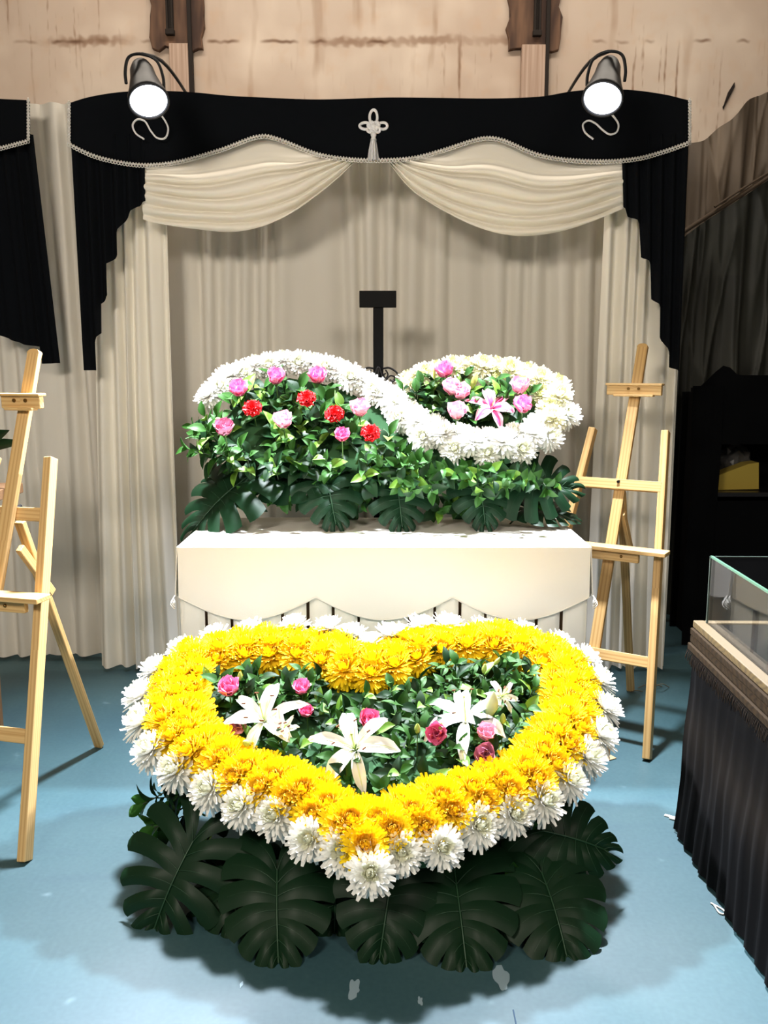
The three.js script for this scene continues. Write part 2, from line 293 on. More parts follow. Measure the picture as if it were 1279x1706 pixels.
// black stepped side drapes (jabots): u runs from the long outer edge inwards
function jabot(label, D, xTop, width, slantOut, slantIn, steps, yTop = 225) {
  const cols = []; for (let i = 0; i < steps.length - 1; i++) { const [a] = steps[i], [b] = steps[i + 1]; const n = b - a < 0.02 ? 1 : 5; for (let k = 0; k < n; k++) cols.push(lerp(a, b, k / n)); } cols.push(1);
  const dir = Math.sign(width), n = cols.length - 1;
  const g = cloth(n, 14, (uu, v) => { let u = cols[Math.round(uu * n)]; if (dir < 0) u = cols[n - Math.round(uu * n)];
    const y = lerp(yTop, linear(steps, u), v), x = xTop + width * u + (y - yTop) * lerp(slantOut, slantIn, u); const p = at(x, y, D); p.z += 0.02 * Math.sin(u * 34) + 0.004; return p; }, 0.004);
  return solo('side_drape', g, M.black, label, 'drape');
}
jabot('black stepped side drape left of the white side curtain', DV + 0.028, 118, 124, 0.056, 0.015, [[0, 617], [0.17, 617], [0.175, 570], [0.29, 555], [0.3, 506], [0.42, 492], [0.43, 440], [0.57, 425], [0.58, 388], [0.72, 362], [0.86, 344], [1, 336]]);
jabot('black stepped side drape above the right easel', DV + 0.028, 1147, -114, -0.042, 0.03, [[0, 618], [0.17, 612], [0.18, 592], [0.36, 562], [0.37, 512], [0.52, 498], [0.53, 440], [0.7, 428], [0.71, 372], [0.9, 360], [1, 346]]);
jabot('black stepped side drape of the neighbouring stand at the left edge', 4.25, 56, -118, 0.118, 0.1, [[0, 605], [0.22, 606], [0.23, 578], [0.46, 574], [0.8, 557], [0.82, 510], [1, 496]]);

// white swags with catenary folds
function swag(label, D, topC, botC, x0, x1, flip) {
  const g = cloth(60, 64, (u, v) => {
    const x = lerp(x0, x1, u), yt = interp(topC, x), yb = interp(botC, x);
    const w = flip ? 1 - u : u;                       // w runs from the full outer end to the gathered inner end
    const vv = Math.pow(v, lerp(1.0, 0.8, Math.sin(Math.PI * w)));
    const y = lerp(yt, yb, vv), env = smooth(0.16, 0.42, v) * (0.75 + 0.4 * Math.abs(w - 0.45)) * (1 - smooth(0.7, 1, w) * 0.6) * smooth(-0.05, 0.12, w);
    const ph = Math.pow(v, 0.9) * 8.2 + 0.45 * noise(w * 2.2, v * 3, 5), s = Math.pow(Math.abs(Math.sin(ph * Math.PI / 1.25)), 0.6);
    const p = at(x, y, D); p.z += 0.03 * Math.sin(Math.PI * Math.min(1, v * 1.05)) + env * 0.07 * (s - 0.4); return p;
  }, 0.003);
  return solo('swag', g, M.cream, label, 'swag');
}
swag('left white swag draped under the black valance', DV + 0.05, [[238, 262], [330, 248], [440, 216], [500, 232], [590, 255]], [[238, 366], [270, 375], [330, 383], [390, 387], [440, 378], [490, 355], [530, 325], [560, 300], [590, 271]], 239, 590, false);
swag('right white swag draped under the black valance', DV + 0.05, [[646, 255], [740, 238], [815, 216], [900, 246], [1038, 262]], [[646, 269], [680, 312], [720, 342], [770, 370], [820, 388], [870, 394], [930, 387], [980, 372], [1038, 348]], 646, 1037, true);

// frame that carries the backdrop
{ const t = thing('backdrop_frame', 'metal pipe frame behind the black valance carrying the curtains', 'frame');
  const L = at(215, 190, DC + 0.1), R = at(1065, 190, DC + 0.1);
  part('crossbar', new THREE.CylinderGeometry(0.016, 0.016, R.x - L.x, 12).rotateZ(Math.PI / 2).translate((L.x + R.x) / 2, L.y, L.z), M.steel, t);
  for (const p of [L, R]) part('post', cyl(0.018, 0.018, p.y + 0.016, p.x, (p.y + 0.016) / 2, p.z, 12), M.steel, t); }

// Chinese knot with tassel pinned on the valance
{ const c = at(622, 212, DV - 0.022), t = thing('knot_ornament', 'white Chinese knot with tassel on the middle of the black valance', 'ornament', c), S = 0.0027;
  const lp = (cx, cy, rx, ry) => { const a = []; for (let i = 0; i < 16; i++) { const q = i / 16 * Math.PI * 2; a.push(V((cx + rx * Math.cos(q)) * S, (cy + ry * Math.sin(q)) * S, 0.003 * Math.sin(q * 2))); } return tube(a, 0.0062, 40, 7, true); };
  part('loop', lp(0, 15, 6, 11), M.cord, t); part('loop', lp(-14, 2, 8, 5), M.cord, t); part('loop', lp(14, 2, 8, 5), M.cord, t);
  part('knot', [lp(-4, 3, 5, 5), lp(4, 3, 5, 5), lp(0, -2, 5, 5), lp(-6, -4, 4, 3.5), lp(6, -4, 4, 3.5), new THREE.SphereGeometry(0.014, 12, 8).translate(0, 0.002, 0)], M.cord, t);
  const tas = [new THREE.LatheGeometry([[0, 0], [0.011, -0.002], [0.013, -0.012], [0.009, -0.022], [0.014, -0.034]].map(a => new THREE.Vector2(...a)), 14).translate(0, -7 * S, 0)];
  const r = mulberry(5); for (let i = 0; i < 90; i++) { const a = r() * 6.28, q = Math.sqrt(r()); tas.push(tube([V(Math.cos(a) * 0.01 * q, -18 * S, Math.sin(a) * 0.008 * q), V(Math.cos(a) * 0.019 * q, -32 * S, Math.sin(a) * 0.013 * q), V(Math.cos(a) * 0.026 * q, -(49 + r() * 2) * S, Math.sin(a) * 0.015 * q)], 0.0013, 4, 3)); }
  part('tassel', tas, M.cord, t); }

// spot lamps on the backdrop and their dangling cords
function spotLamp(label, px, py, aim) {
  const c = at(px, py, 3.52), t = thing('spot_lamp', label, 'lamp', c);
  t.lookAt(aim.x, aim.y, aim.z);                      // local +z points along the beam
  part('housing', new THREE.LatheGeometry([[0, -0.2], [0.035, -0.2], [0.045, -0.17], [0.05, -0.12], [0.062, -0.06], [0.076, -0.005], [0.078, 0.012], [0.07, 0.014], [0.068, 0.0]].map(a => new THREE.Vector2(...a)), 28).rotateX(Math.PI / 2), M.lampBody, t);
  part('lens', new THREE.SphereGeometry(0.16, 28, 8, 0, Math.PI * 2, 0, 0.44).translate(0, -0.139, 0).rotateX(Math.PI / 2), M.lens, t);
  part('bracket', [tube([V(-0.07, 0, -0.08), V(-0.07, 0.02, -0.12), V(-0.05, 0.045, -0.18), V(0, 0.05, -0.2), V(0.05, 0.045, -0.18), V(0.07, 0.02, -0.12), V(0.07, 0, -0.08)], 0.006, 30, 6)], M.lampBody, t);
  t.updateMatrixWorld(); const top = t.worldToLocal(V(c.x, at(px, 152, 4.06).y + 0.01, -DC - 0.1)), elbow = t.worldToLocal(V(c.x, at(px, 152, 4.06).y + 0.02, c.z - 0.2));
  part('arm', tube([V(0, 0.05, -0.2), elbow, top], 0.007, 14, 6), M.lampBody, t);
  const d = aim.clone().sub(c).normalize(), l = new THREE.SpotLight(LAMP_COLOR, LAMP_CD, 0, 1.12, 1.0, 2);
  l.position.copy(c).addScaledVector(d, 0.05); l.target.position.copy(aim); l.castShadow = true; l.shadow.radius = 3.2; l.shadow.mapSize.set(2048, 2048); l.shadow.bias = -0.0005; scene.add(l, l.target);
}
spotLamp('left glowing spot lamp above the black valance', 247, 166, V(-0.15, 0.35, -1.9));
spotLamp('right glowing spot lamp above the black valance', 1004, 162, V(0.15, 0.35, -1.9));
function lampCord(label, pts, D) { solo('lamp_cord', tube(pts.map(([x, y]) => at(x, y, D)), 0.0042, 60, 6), M.cord, label, 'cord'); }
lampCord('white curled cord hanging below the left spot lamp', [[240, 232], [226, 222], [221, 208], [229, 199], [241, 202], [251, 218], [262, 230], [275, 230], [280, 214], [272, 197], [262, 186]], DV - 0.03);
lampCord('white curled cord hanging below the right spot lamp', [[988, 232], [974, 220], [971, 207], [980, 201], [992, 206], [1004, 217], [1016, 224], [1027, 220], [1030, 208], [1024, 197], [1014, 186]], DV - 0.03);

// ───────────────────────── right side: tarpaulins, dark shelf, glass case ─────────────────────────
function tarp(label, D, top, bottomH, x0, x1, mat, amp, seed) {
  return solo('tarpaulin', cloth(150, 60, (u, v) => { const px = lerp(x0, x1, u), p = at(px, interp(top, px), D), y = lerp(p.y, bottomH, v);
    const ridge = (a, b, k) => Math.pow(1 - Math.min(1, Math.abs(noise(a, b, seed + k)) * 2.2), 4);
    return V(p.x, y, -D + amp * (noise(u * 9, v * 1.2, seed) + 0.5 * noise(u * 22, v * 2, seed + 4) + 0.55 * ridge(u * 7 + v * 1.6, v * 1.1, 1) + 0.4 * ridge(u * 6 - v * 2.4, v * 1.5, 2) + 0.25 * ridge(u * 16, v * 1.4, 3))); }, 0.003), mat, label, 'tarpaulin');
}
tarp('brown-grey creased tarpaulin hung on the wall at upper right', 5.28, [[1120, 245], [1150, 237], [1172, 234], [1195, 214], [1215, 201], [1240, 172], [1262, 160], [1290, 154], [1480, 150]], 0.9, 1122, 1480, M.tarpBrown, 0.05, 3);
tarp('dark green tarpaulin hung below the slanting pole', 5.12, [[1120, 410], [1150, 386], [1200, 352], [1240, 326], [1280, 300], [1480, 180]], 0.05, 1118, 1480, M.tarpGreen, 0.05, 9);
solo('pole', [tube([at(1100, 412, 5.02), at(1160, 372, 5.02), at(1220, 334, 5.02), at(1290, 288, 5.02), at(1480, 165, 5.02)], 0.012, 30, 8), tube([at(1190, 345, 5.0), at(1240, 312, 5.01), at(1300, 276, 5.02)], 0.007, 20, 6)], std(0x4a3d30, 0.8), 'thin wooden pole slanting across the tarpaulins at right', 'pole');
{ // dark open shelf draped in black cloth
  const t = thing('dark_shelf', 'dark open shelf draped in black cloth at the right edge', 'shelf', [0, 0, 0]);
  const zF = -4.62, zB = -5.02, x0 = 1.62, x1 = 2.75;
  part('side_panel', box(0.03, 1.36, 0.4, x0 + 0.1, 0.68, (zF + zB) / 2), M.blackCloth, t); part('side_panel', box(0.03, 1.36, 0.4, x1, 0.68, (zF + zB) / 2), M.blackCloth, t);
  part('back_panel', box(x1 - x0, 1.36, 0.02, (x0 + x1) / 2 + 0.05, 0.68, zB + 0.01), M.blackCloth, t);
  const sy = at(1230, 822, 4.6).y; part('shelf_board', box(x1 - x0 - 0.13, 0.025, 0.38, (x0 + x1) / 2 + 0.05, sy - 0.012, (zF + zB) / 2), std(0x16161a, 0.35), t);
  part('shelf_board', box(x1 - x0 - 0.13, 0.025, 0.38, (x0 + x1) / 2 + 0.05, 0.42, (zF + zB) / 2), M.blackCloth, t);
  part('top_board', box(x1 - x0 - 0.1, 0.025, 0.4, (x0 + x1) / 2 + 0.05, 1.37, (zF + zB) / 2), M.blackCloth, t);
  const c = solo('black_cloth', [cloth(36, 16, (u, v) => { const x = lerp(x0 - 0.02, x1 + 0.1, u), top = at(lerp(1120, 1480, u), interp([[1118, 655], [1140, 630], [1165, 607], [1176, 622], [1200, 625], [1480, 622]], lerp(1120, 1480, u)), 4.6).y; return V(x, lerp(top, 1.1, v), zF + 0.02 + 0.012 * noise(u * 14, v * 2, 3)); }, 0.004),
    cloth(10, 16, (u, v) => V(x0 - 0.03 + 0.02 * noise(u * 5, v * 2, 4) + 0.16 * u, lerp(1.4, 0.02, v), zF + 0.03 + 0.01 * noise(u * 6, v * 3, 8)), 0.004),
    cloth(36, 10, (u, v) => V(lerp(x0 + 0.1, x1 + 0.1, u), lerp(sy - 0.04, 0.02, v), zF + 0.02 + 0.012 * noise(u * 14, v * 2, 13)), 0.004)], M.blackCloth, 'black cloth hanging over the dark shelf behind the glass case', 'cloth');
  const b = at(1192, 806, 4.72), s = new THREE.Shape(); const S = 0.00305;
  s.moveTo(0, 0); s.lineTo(75 * S, 0.004); s.lineTo(72 * S, 46 * S); s.lineTo(56 * S, 44 * S); s.lineTo(30 * S, 34 * S); s.lineTo(-1 * S, 22 * S);
  solo('yellow_carton', new THREE.ExtrudeGeometry(s, { depth: 0.1, bevelEnabled: true, bevelSize: 0.004, bevelThickness: 0.004 }).translate(b.x, sy + 0.005, b.z - 0.1), M.yellowBox, 'dull yellow slanted carton standing on the dark shelf', 'carton');
  const w = at(1232, 755, 4.8), wr = mulberry(9), wg = new THREE.IcosahedronGeometry(0.07, 3), pp = wg.attributes.position;
  for (let i = 0; i < pp.count; i++) { const k = 1 + 0.25 * noise(pp.getX(i) * 40, pp.getY(i) * 40, pp.getZ(i) * 40); pp.setXYZ(i, pp.getX(i) * k * 1.2, pp.getY(i) * k * 1.5, pp.getZ(i) * k * 0.6); } wg.computeVertexNormals();
  solo('plastic_bag', wg.translate(w.x, sy + 0.14, w.z - 0.06), M.plastic, 'crumpled clear plastic bag behind the yellow carton', 'bag');
}
{ // glass-topped case draped in black
  const c = onFloor(1133, 1385), t = thing('glass_case', 'black draped case with a wooden rim and glass walls at right front', 'case', c);
  t.rotation.y = -1.4 * Math.PI / 180;
  const Wd = 0.75, Ln = 2.05, hb = 0.62, hr = 0.715, hg = 0.925;
  const skirtSide = cloth(120, 10, (u, v) => V(0.012 + 0.006 * Math.sin(u * 190 + 3 * noise(u * 9, 2)) * (0.3 + 0.7 * v) - 0.03 * v * (1 - 0.4 * u) + 0.012 * noise(u * 20, v * 2, 2), lerp(hb, 0.01, v), u * Ln), 0.003);
  const skirtBack = cloth(50, 10, (u, v) => V(0.012 + u * Wd - 0.03 * v * (1 - u), lerp(hb, 0.01, v), 0.012 + 0.008 * Math.sin(u * 90) - 0.02 * v), 0.003);
  part('drape', [skirtSide, skirtBack], M.caseCloth, t, 'black pleated drape');
  part('chest', box(Wd - 0.06, hr - 0.004, Ln - 0.06, Wd / 2 + 0.01, (hr - 0.004) / 2, Ln / 2 + 0.005), M.blackCloth, t);
  for (let k = 0; k < 4; k++) { const y = lerp(hb, hr, (k + 0.5) / 4), h = (hr - hb) / 4 - 0.002, o = 0.004 * (k % 2) - 0.012 + k * 0.003;
    part('rim_board', [box(0.034, h, Ln, o + 0.017, y, Ln / 2, 0.003), box(Wd - 0.07, h, 0.03, Wd / 2, y, 0.015 + o, 0.003), box(0.034, h, Ln, Wd - 0.017, y, Ln / 2, 0.003)], k === 3 ? M.rimTop : M.oldWood, t); }
  part('fringe', (() => { const a = [], r = mulberry(3); for (let i = 0; i < 330; i++) { const z = i / 330 * Ln, l = 0.02 + r() * 0.02 + 0.015 * noise(i * 0.06, 4); a.push(tube([V(0.004 - 0.015, hb, z), V(-0.014 - r() * 0.004, hb - l * 0.5, z + (r() - 0.5) * 0.006), V(-0.016, hb - l, z + (r() - 0.5) * 0.012)], 0.0013, 3, 3)); } return a; })(), M.fringe, t, 'frayed brown cloth fringe under the rim');
  const gx = 0.035;
  part('glass_pane', box(0.006, hg - hr, Ln - gx, gx, (hg + hr) / 2, Ln / 2 + gx / 2, 0), M.glass, t); part('glass_pane', box(0.006, hg - hr, Ln - gx, Wd - 0.03, (hg + hr) / 2, Ln / 2 + gx / 2, 0), M.glass, t); part('glass_pane', box(Wd - 0.06, hg - hr, 0.006, Wd / 2, (hg + hr) / 2, gx, 0), M.glass, t);
  part('glass_edge', [box(0.007, 0.006, Ln - gx, gx, hg, Ln / 2 + gx / 2, 0)], M.glassEdge, t, 'pale green polished glass edge'); part('glass_edge', box(0.006, hg - hr, 0.006, gx - 0.002, (hg + hr) / 2, gx, 0), M.glassEdgeDim, t); part('glass_edge', box(Wd - 0.06, 0.003, 0.006, Wd / 2, hg, gx, 0), M.glassEdgeDim, t);
}

// ───────────────────────── easels ─────────────────────────
function bar(a, b, w, d, side) {                     // rounded bar from a to b; w across, d deep; side = direction of w
  const L = a.distanceTo(b), g = new RoundedBoxGeometry(w, L, d, 1, 0.0035), p = g.attributes.position, uv = g.attributes.uv;
  for (let i = 0; i < p.count; i++) uv.setXY(i, p.getX(i) * 1.0 + p.getZ(i) * 1.3 + L * 0.37, p.getY(i));
  const y = b.clone().sub(a).normalize(), x = side.clone().addScaledVector(y, -side.dot(y)).normalize(), z = x.clone().cross(y);
  return g.applyMatrix4(new THREE.Matrix4().makeBasis(x, y, z).setPosition(a.clone().add(b).multiplyScalar(0.5)));
}
function easel(label, o) {
  const t = thing('easel', label, 'easel', [o.x, 0, -o.D]); t.rotation.y = -o.yaw;
  const cl = Math.cos(o.lean), sl = Math.sin(o.lean), Q = (lx, s, f = 0) => V(lx, s * cl + f * sl, -s * sl + f * cl), X = V(1, 0, 0);
  const half = s => o.hb - o.k * s, mats = o.mats;
  part('leg', bar(Q(o.hb, 0.004), Q(half(o.L), o.L), 0.03, 0.042, X), mats[0], t); part('leg', bar(Q(-o.hb, 0.004), Q(-half(o.L), o.L), 0.03, 0.042, X), mats[0], t);
  const mf = o.mastFront, m0 = o.mastBottom ?? 0.33;
  part('mast', [bar(Q(0, m0, mf), Q(0, o.Lm - 0.012, mf), 0.046, 0.022, X), new THREE.CylinderGeometry(0.023, 0.023, 0.0216, 18).rotateX(Math.PI / 2).scale(1, 0.6, 1).rotateX(-o.lean).translate(...Q(0, o.Lm - 0.013, mf).toArray())], mats[1], t);
  const hinge = Q(0, 1.06, -0.04), foot = V(0, 0.006, -o.bx);
  part('leg', bar(hinge, foot, 0.034, 0.022, X), mats[2], t, 'rear prop leg');
  part('brace', bar(Q(0.02, 0.97, -0.035), foot.clone().lerp(hinge, 0.72).add(V(0.03, 0, 0.0)), 0.02, 0.03, X), mats[2], t);
  part('crossbar', bar(Q(-half(1.08), 1.08, o.barFront), Q(half(1.08), 1.08, o.barFront), 0.045, 0.02, V(0, cl, -sl)), mats[1], t);
  part('crossbar', bar(Q(-half(0.37), 0.37), Q(half(0.37), 0.37), 0.045, 0.02, V(0, cl, -sl)), mats[1], t);
  const tr = part('tray', [bar(Q(-half(0.8) - 0.06, 0.8, 0.06), Q(half(0.8) + 0.05, 0.8, 0.06), 0.018, 0.075, V(0, 1, 0)), bar(Q(-0.14, 0.77, 0.045), Q(0.14, 0.77, 0.045), 0.035, 0.022, V(0, 1, 0))], mats[3], t);
  for (const x of [-0.07, 0.07]) part('screw', new THREE.SphereGeometry(0.006, 8, 6).applyMatrix4(new THREE.Matrix4().setPosition(Q(x, 0.77, 0.058))), M.brass, tr);
  const w = o.clampW / 2, c = part('clamp', [bar(Q(-w, o.clampS, mf + 0.022), Q(w, o.clampS, mf + 0.022), 0.045, 0.024, V(0, 1, 0)), bar(Q(-w - 0.004, o.clampS + 0.022, mf + 0.03), Q(w + 0.004, o.clampS + 0.022, mf + 0.03), 0.01, 0.045, V(0, 1, 0)), bar(Q(-w * 0.7, o.clampS - 0.026, mf + 0.026), Q(w * 0.75, o.clampS - 0.026, mf + 0.026), 0.01, 0.038, V(0, 1, 0))], mats[3], t);
  for (const x of [-0.022, 0.022]) part('screw', new THREE.CylinderGeometry(0.006, 0.006, 0.006, 10).rotateX(Math.PI / 2).applyMatrix4(new THREE.Matrix4().setPosition(Q(x, o.clampS, mf + 0.037))), M.brass, c);
  part('bolt', new THREE.CylinderGeometry(0.006, 0.006, 0.07, 8).rotateX(Math.PI / 2).applyMatrix4(new THREE.Matrix4().setPosition(Q(0, 1.1, 0))), M.blackMetal, t);
  return t;
}
easel('pale pine easel at the left edge with its rear leg out', { x: -1.334, D: 2.566, yaw: 0.254, lean: 0.352, hb: 0.241, k: 0.103, L: 1.275, Lm: 1.648, bx: 0.795, clampW: 0.15, clampS: 1.455, mastFront: 0.024, barFront: 0, mats: [M.pineA, M.pineA, M.pineB, M.pineA] });
easel('pine easel standing right of the white table', { x: 0.781, D: 3.366, yaw: 0.564, lean: 0.374, hb: 0.275, k: 0.09, L: 1.325, Lm: 1.716, bx: 0.693, clampW: 0.235, clampS: 1.5, mastFront: -0.012, barFront: 0.012, mats: [M.pineB, M.pineB, M.pineA, M.pineA] });

// ───────────────────────── table ─────────────────────────
const TH = 0.85, TF = -3.165, TB = -3.8, TX = 0.752;
{ const t = thing('table', 'rectangular table hidden under the white cloth', 'table', [0, 0, 0]);
  part('tabletop', box(2 * TX - 0.02, 0.03, TF - TB - 0.01, 0, TH - 0.021, (TF + TB) / 2), M.shelfWood, t);
  for (const [x, z] of [[-1, TF - 0.06], [1, TF - 0.06], [-1, TB + 0.06], [1, TB + 0.06]]) part('leg', box(0.035, TH - 0.036, 0.035, x * (TX - 0.06) * (z < -3.5 ? 0.72 : 1), (TH - 0.036) / 2, z), M.blackMetal, t);
  const hem = x => { const k = clamp((x + TX) / (2 * TX), 0, 1) * 3, q = k - Math.floor(k); return 0.665 - 0.085 * Math.sin(Math.PI * clamp(q, 0, 1)); };
  const top = cloth(30, 10, (u, v) => V(lerp(-TX, TX, u), TH + 0.0015 * noise(u * 9, v * 4, 2), lerp(TB, TF, v)), 0.004);
  const front = cloth(120, 10, (u, v) => { const x = lerp(-TX, TX, u); return V(x, lerp(TH, hem(x), v), TF + 0.004 + 0.008 * v + 0.004 * v * noise(u * 14, v, 6)); }, 0.003);
  const sides = [-1, 1].map(s => cloth(20, 8, (u, v) => { const z = s > 0 ? lerp(TF + 0.004, -3.64, u) : lerp(-3.64, TF + 0.004, u); return V(s * (TX + 0.003 + 0.012 * v), lerp(TH, 0.67 - 0.05 * Math.sin(Math.PI * u), v), z); }, 0.003));
  const c = thing('tablecloth', 'white tablecloth with a scalloped drop over the table', 'tablecloth');
  part('cloth', [top, front, ...sides], M.tableWhite, c);
  const e = []; for (let i = 0; i <= 90; i++) { const x = lerp(-TX, TX, i / 90); e.push(V(x, hem(x), TF + 0.013)); } part('hem', tube(e, 0.003, 160, 5), M.tableWhite, c);
  for (const s of [-1, 1]) part('corner_frill', [0, 1, 2, 3].map(k => tube([V(s * (TX + 0.01), 0.672, TF - 0.01), V(s * (TX + 0.02 + 0.004 * k), 0.66 - 0.008 * k, TF + 0.004), V(s * (TX + 0.015), 0.645 - 0.008 * k, TF + 0.012)], 0.003, 6, 4)), M.tableWhite, c);
  // pleated skirt: flat pleats side by side with open gaps, an added brown board behind gives them their shade
  const k0 = thing('table_skirt', 'white pleated skirt below the scalloped tablecloth', 'table skirt'), n = 16, pit = 2 * TX / n;
  for (let k = 0; k < n; k++) { const a = -TX + k * pit + (k ? 0.0045 + 0.002 * rnd() : 0), b = -TX + (k + 1) * pit - (k < n - 1 ? 0.0045 + 0.002 * rnd() : 0), ph = rnd() * 6;
    part('pleat', cloth(8, 6, (u, v) => V(lerp(a, b, u), lerp(TH - 0.03, 0.012, v), TF - 0.006 - 0.012 * Math.pow(Math.abs(u * 2 - 1), 6) + 0.004 * v * Math.sin(u * 3 + ph)), 0.002), M.tableWhite, k0); }
  for (const s of [-1, 1]) part('side_panel', cloth(24, 4, (u, v) => { const z = s > 0 ? lerp(TF - 0.006, -3.55, u) : lerp(-3.55, TF - 0.006, u); return V(s * (TX - 0.004 + 0.006 * Math.sin(u * 26)), lerp(TH - 0.03, 0.012, v), z); }, 0.002), M.tableWhite, k0);
  part('gap_shade_board', box(2 * TX - 0.06, TH - 0.08, 0.004, 0, (TH - 0.08) / 2 + 0.01, TF - 0.05, 0), M.shelfWood, k0);  // brown board added behind the pleat gaps, its colour stands in for shade
}
// black T-shaped stand with a carved scroll
{ const D = 3.96, b = at(630, 520, D), t = thing('picture_stand', 'black T-shaped stand rising behind the white S-shaped flowers', 'stand', [b.x, 0, -D]);
  const topY = at(628, 485, D).y, k = D * 0.98 / F;
  part('crossbar', box(61 * k, 27 * k, 0.02, -0.002, topY - 13.5 * k, 0.012, 0.002), M.blackMetal, t);
  part('post', box(17 * k, topY - 0.03, 0.03, 0, (topY - 0.03) / 2 + 0.02, -0.005, 0.002), M.blackMetal, t);
  part('foot', [box(0.36, 0.022, 0.05, 0, 0.011, 0), box(0.05, 0.022, 0.22, 0, 0.011, 0)], M.blackMetal, t);
  const sy = at(630, 636, D).y, sc = [];
  const T = (pts, r) => tube(pts.map(([x, y]) => V(x * k, sy + y * k, 0.03)), r, 26, 6);
  for (const s of [-1, 1]) { sc.push(T([[s * 8, 22], [s * 18, 23], [s * 30, 16], [s * 36, 6], [s * 38, -8]], 0.005), T([[s * 12, 20], [s * 16, 12], [s * 12, 6], [s * 9, 12], [s * 13, 14]], 0.004), T([[s * 12, 2], [s * 20, 10], [s * 27, 8], [s * 24, 1], [s * 19, 4]], 0.004), T([[s * 8, -8], [s * 18, -4], [s * 30, 4], [s * 34, -2]], 0.005)); }
  sc.push(T([[-9, 0], [-4, 16], [0, 24], [4, 16], [9, 0]], 0.007), T([[0, -14], [0, 8], [0, 22]], 0.009));
  part('scroll_ornament', sc, M.scroll, t, 'dark carved scrollwork'); }

// ───────────────────────── flower builders ─────────────────────────
// a petal strip standing at azimuth phi: path of {r, y, w, cup}; cup lifts the edges
function strip(m, phi, path, tip = true, jit = 0) {
  const c = Math.cos(phi), s = Math.sin(phi); let prev = null;
  path.forEach((q, k) => {
    const a = path[Math.max(0, k - 1)], b = path[Math.min(path.length - 1, k + 1)]; let tr = b.r - a.r, ty = b.y - a.y; const L = Math.hypot(tr, ty) || 1; tr /= L; ty /= L;
    const nr = -ty, ny = tr, w = q.w / 2, P = (lat, up) => { const r = q.r + nr * up, y = q.y + ny * up, l = lat + jit * k * 0.0; return m.v(c * r - s * l, y, s * r + c * l, lat * 10 + 0.5, k / path.length); };
    const row = [P(-w, q.cup ?? 0), P(0, 0), P(w, q.cup ?? 0)];
    if (prev) { m.q(prev[0], prev[1], row[1], row[0]); m.q(prev[1], prev[2], row[2], row[1]); }
    prev = row;
  });
}
function arcPath(r0, y0, elev, curl, len, w, cup, seg = 4, prof = t => Math.sin(Math.PI * (0.18 + 0.72 * t))) {
  const out = []; let r = r0, y = y0; for (let k = 0; k <= seg; k++) { const t = k / seg; out.push({ r, y, w: Math.max(0.0006, w * prof(t)), cup }); const e = elev + curl * (t + 0.5 / seg); r += Math.cos(e) * len / seg; y += Math.sin(e) * len / seg; } return out;
}
const DEG = Math.PI / 180;
function mumProto(name, outerMat, innerMat, R, seed, dense) {
  const r = mulberry(seed), g = new THREE.Group(); g.name = name;
  const lay = (m, n, e, c, l, w, y0) => { const off = r() * 6.28; for (let i = 0; i < n; i++) strip(m, off + (i + (r() - 0.5) * 0.6) / n * Math.PI * 2, arcPath(R * 0.12, y0, (e + (r() - 0.5) * 16) * DEG, (c + (r() - 0.5) * 20) * DEG, R * l * (0.88 + 0.24 * r()), R * w, R * 0.035, 4, t => t < 0.15 ? 0.55 : 0.6 + 0.5 * Math.sin(Math.PI * (0.05 + 0.6 * t)) - (t > 0.95 ? 0.42 : 0))); };
  const o = new MB(), q = dense > 1 ? 1.8 : dense ? 1.35 : 1.2;
  lay(o, 17 * q | 0, -38, -12, 0.98, 0.22 / Math.sqrt(q), 0); lay(o, 19 * q | 0, -16, -14, 1.0, 0.22 / Math.sqrt(q), R * 0.03); lay(o, 20 * q | 0, 6, 0, 0.98, 0.22 / Math.sqrt(q), R * 0.06); lay(o, 19 * q | 0, 24, 12, 0.92, 0.21 / Math.sqrt(q), R * 0.1); lay(o, 17 * q | 0, 41, 20, 0.84, 0.2 / Math.sqrt(q), R * 0.13);
  const n = new MB(); lay(n, 15 * q | 0, 56, 30, 0.74, 0.16, R * 0.15); lay(n, 12 * q | 0, 68, 45, 0.66, 0.15, R * 0.17); lay(n, 9, 80, 60, 0.58, 0.13, R * 0.18); lay(n, 7, 86, 40, 0.5, 0.13, R * 0.18);
  part('outer_petals', o.geo(), outerMat, g); part('inner_petals', [n.geo(), new THREE.SphereGeometry(R * 0.2, 10, 8).scale(1, 1.1, 1).translate(0, R * 0.42, 0)], innerMat, g);
  part('stem', [new THREE.LatheGeometry([[0.003, -R * 0.28], [R * 0.2, -R * 0.14], [R * 0.26, 0]].map(a => new THREE.Vector2(...a)), 9), cyl(0.0028, 0.0028, 0.06, 0, -R * 0.2 - 0.03, 0, 6)], M.calyx, g);
  return g;
}
function orient(o, dir, spin) { const q = new THREE.Quaternion().setFromUnitVectors(V(0, 1, 0), dir.clone().normalize()); o.quaternion.copy(q).multiply(new THREE.Quaternion().setFromAxisAngle(V(0, 1, 0), spin)); return o; }
const protos = {};
function place(kind, variants, make, pos, dir, label, category, group, scale = 1, name = kind) {
  const P = protos[kind] ??= []; const k = Math.floor(rnd() * variants);
  if (!P[k]) P[k] = make(k);
  const o = P[k].clone(); o.name = numbered(name); scene.add(o); tag(o, label, category, group); o.position.copy(pos); o.scale.setScalar(scale); return orient(o, dir, rnd() * 6.28);
}
const MUM = { white: ['mumWhite', 'mumWhiteIn', 0.06, false], cream: ['mumCream', 'mumCreamIn', 0.06, true], yellow: ['mumYellow', 'mumYellowIn', 0.064, 2] };
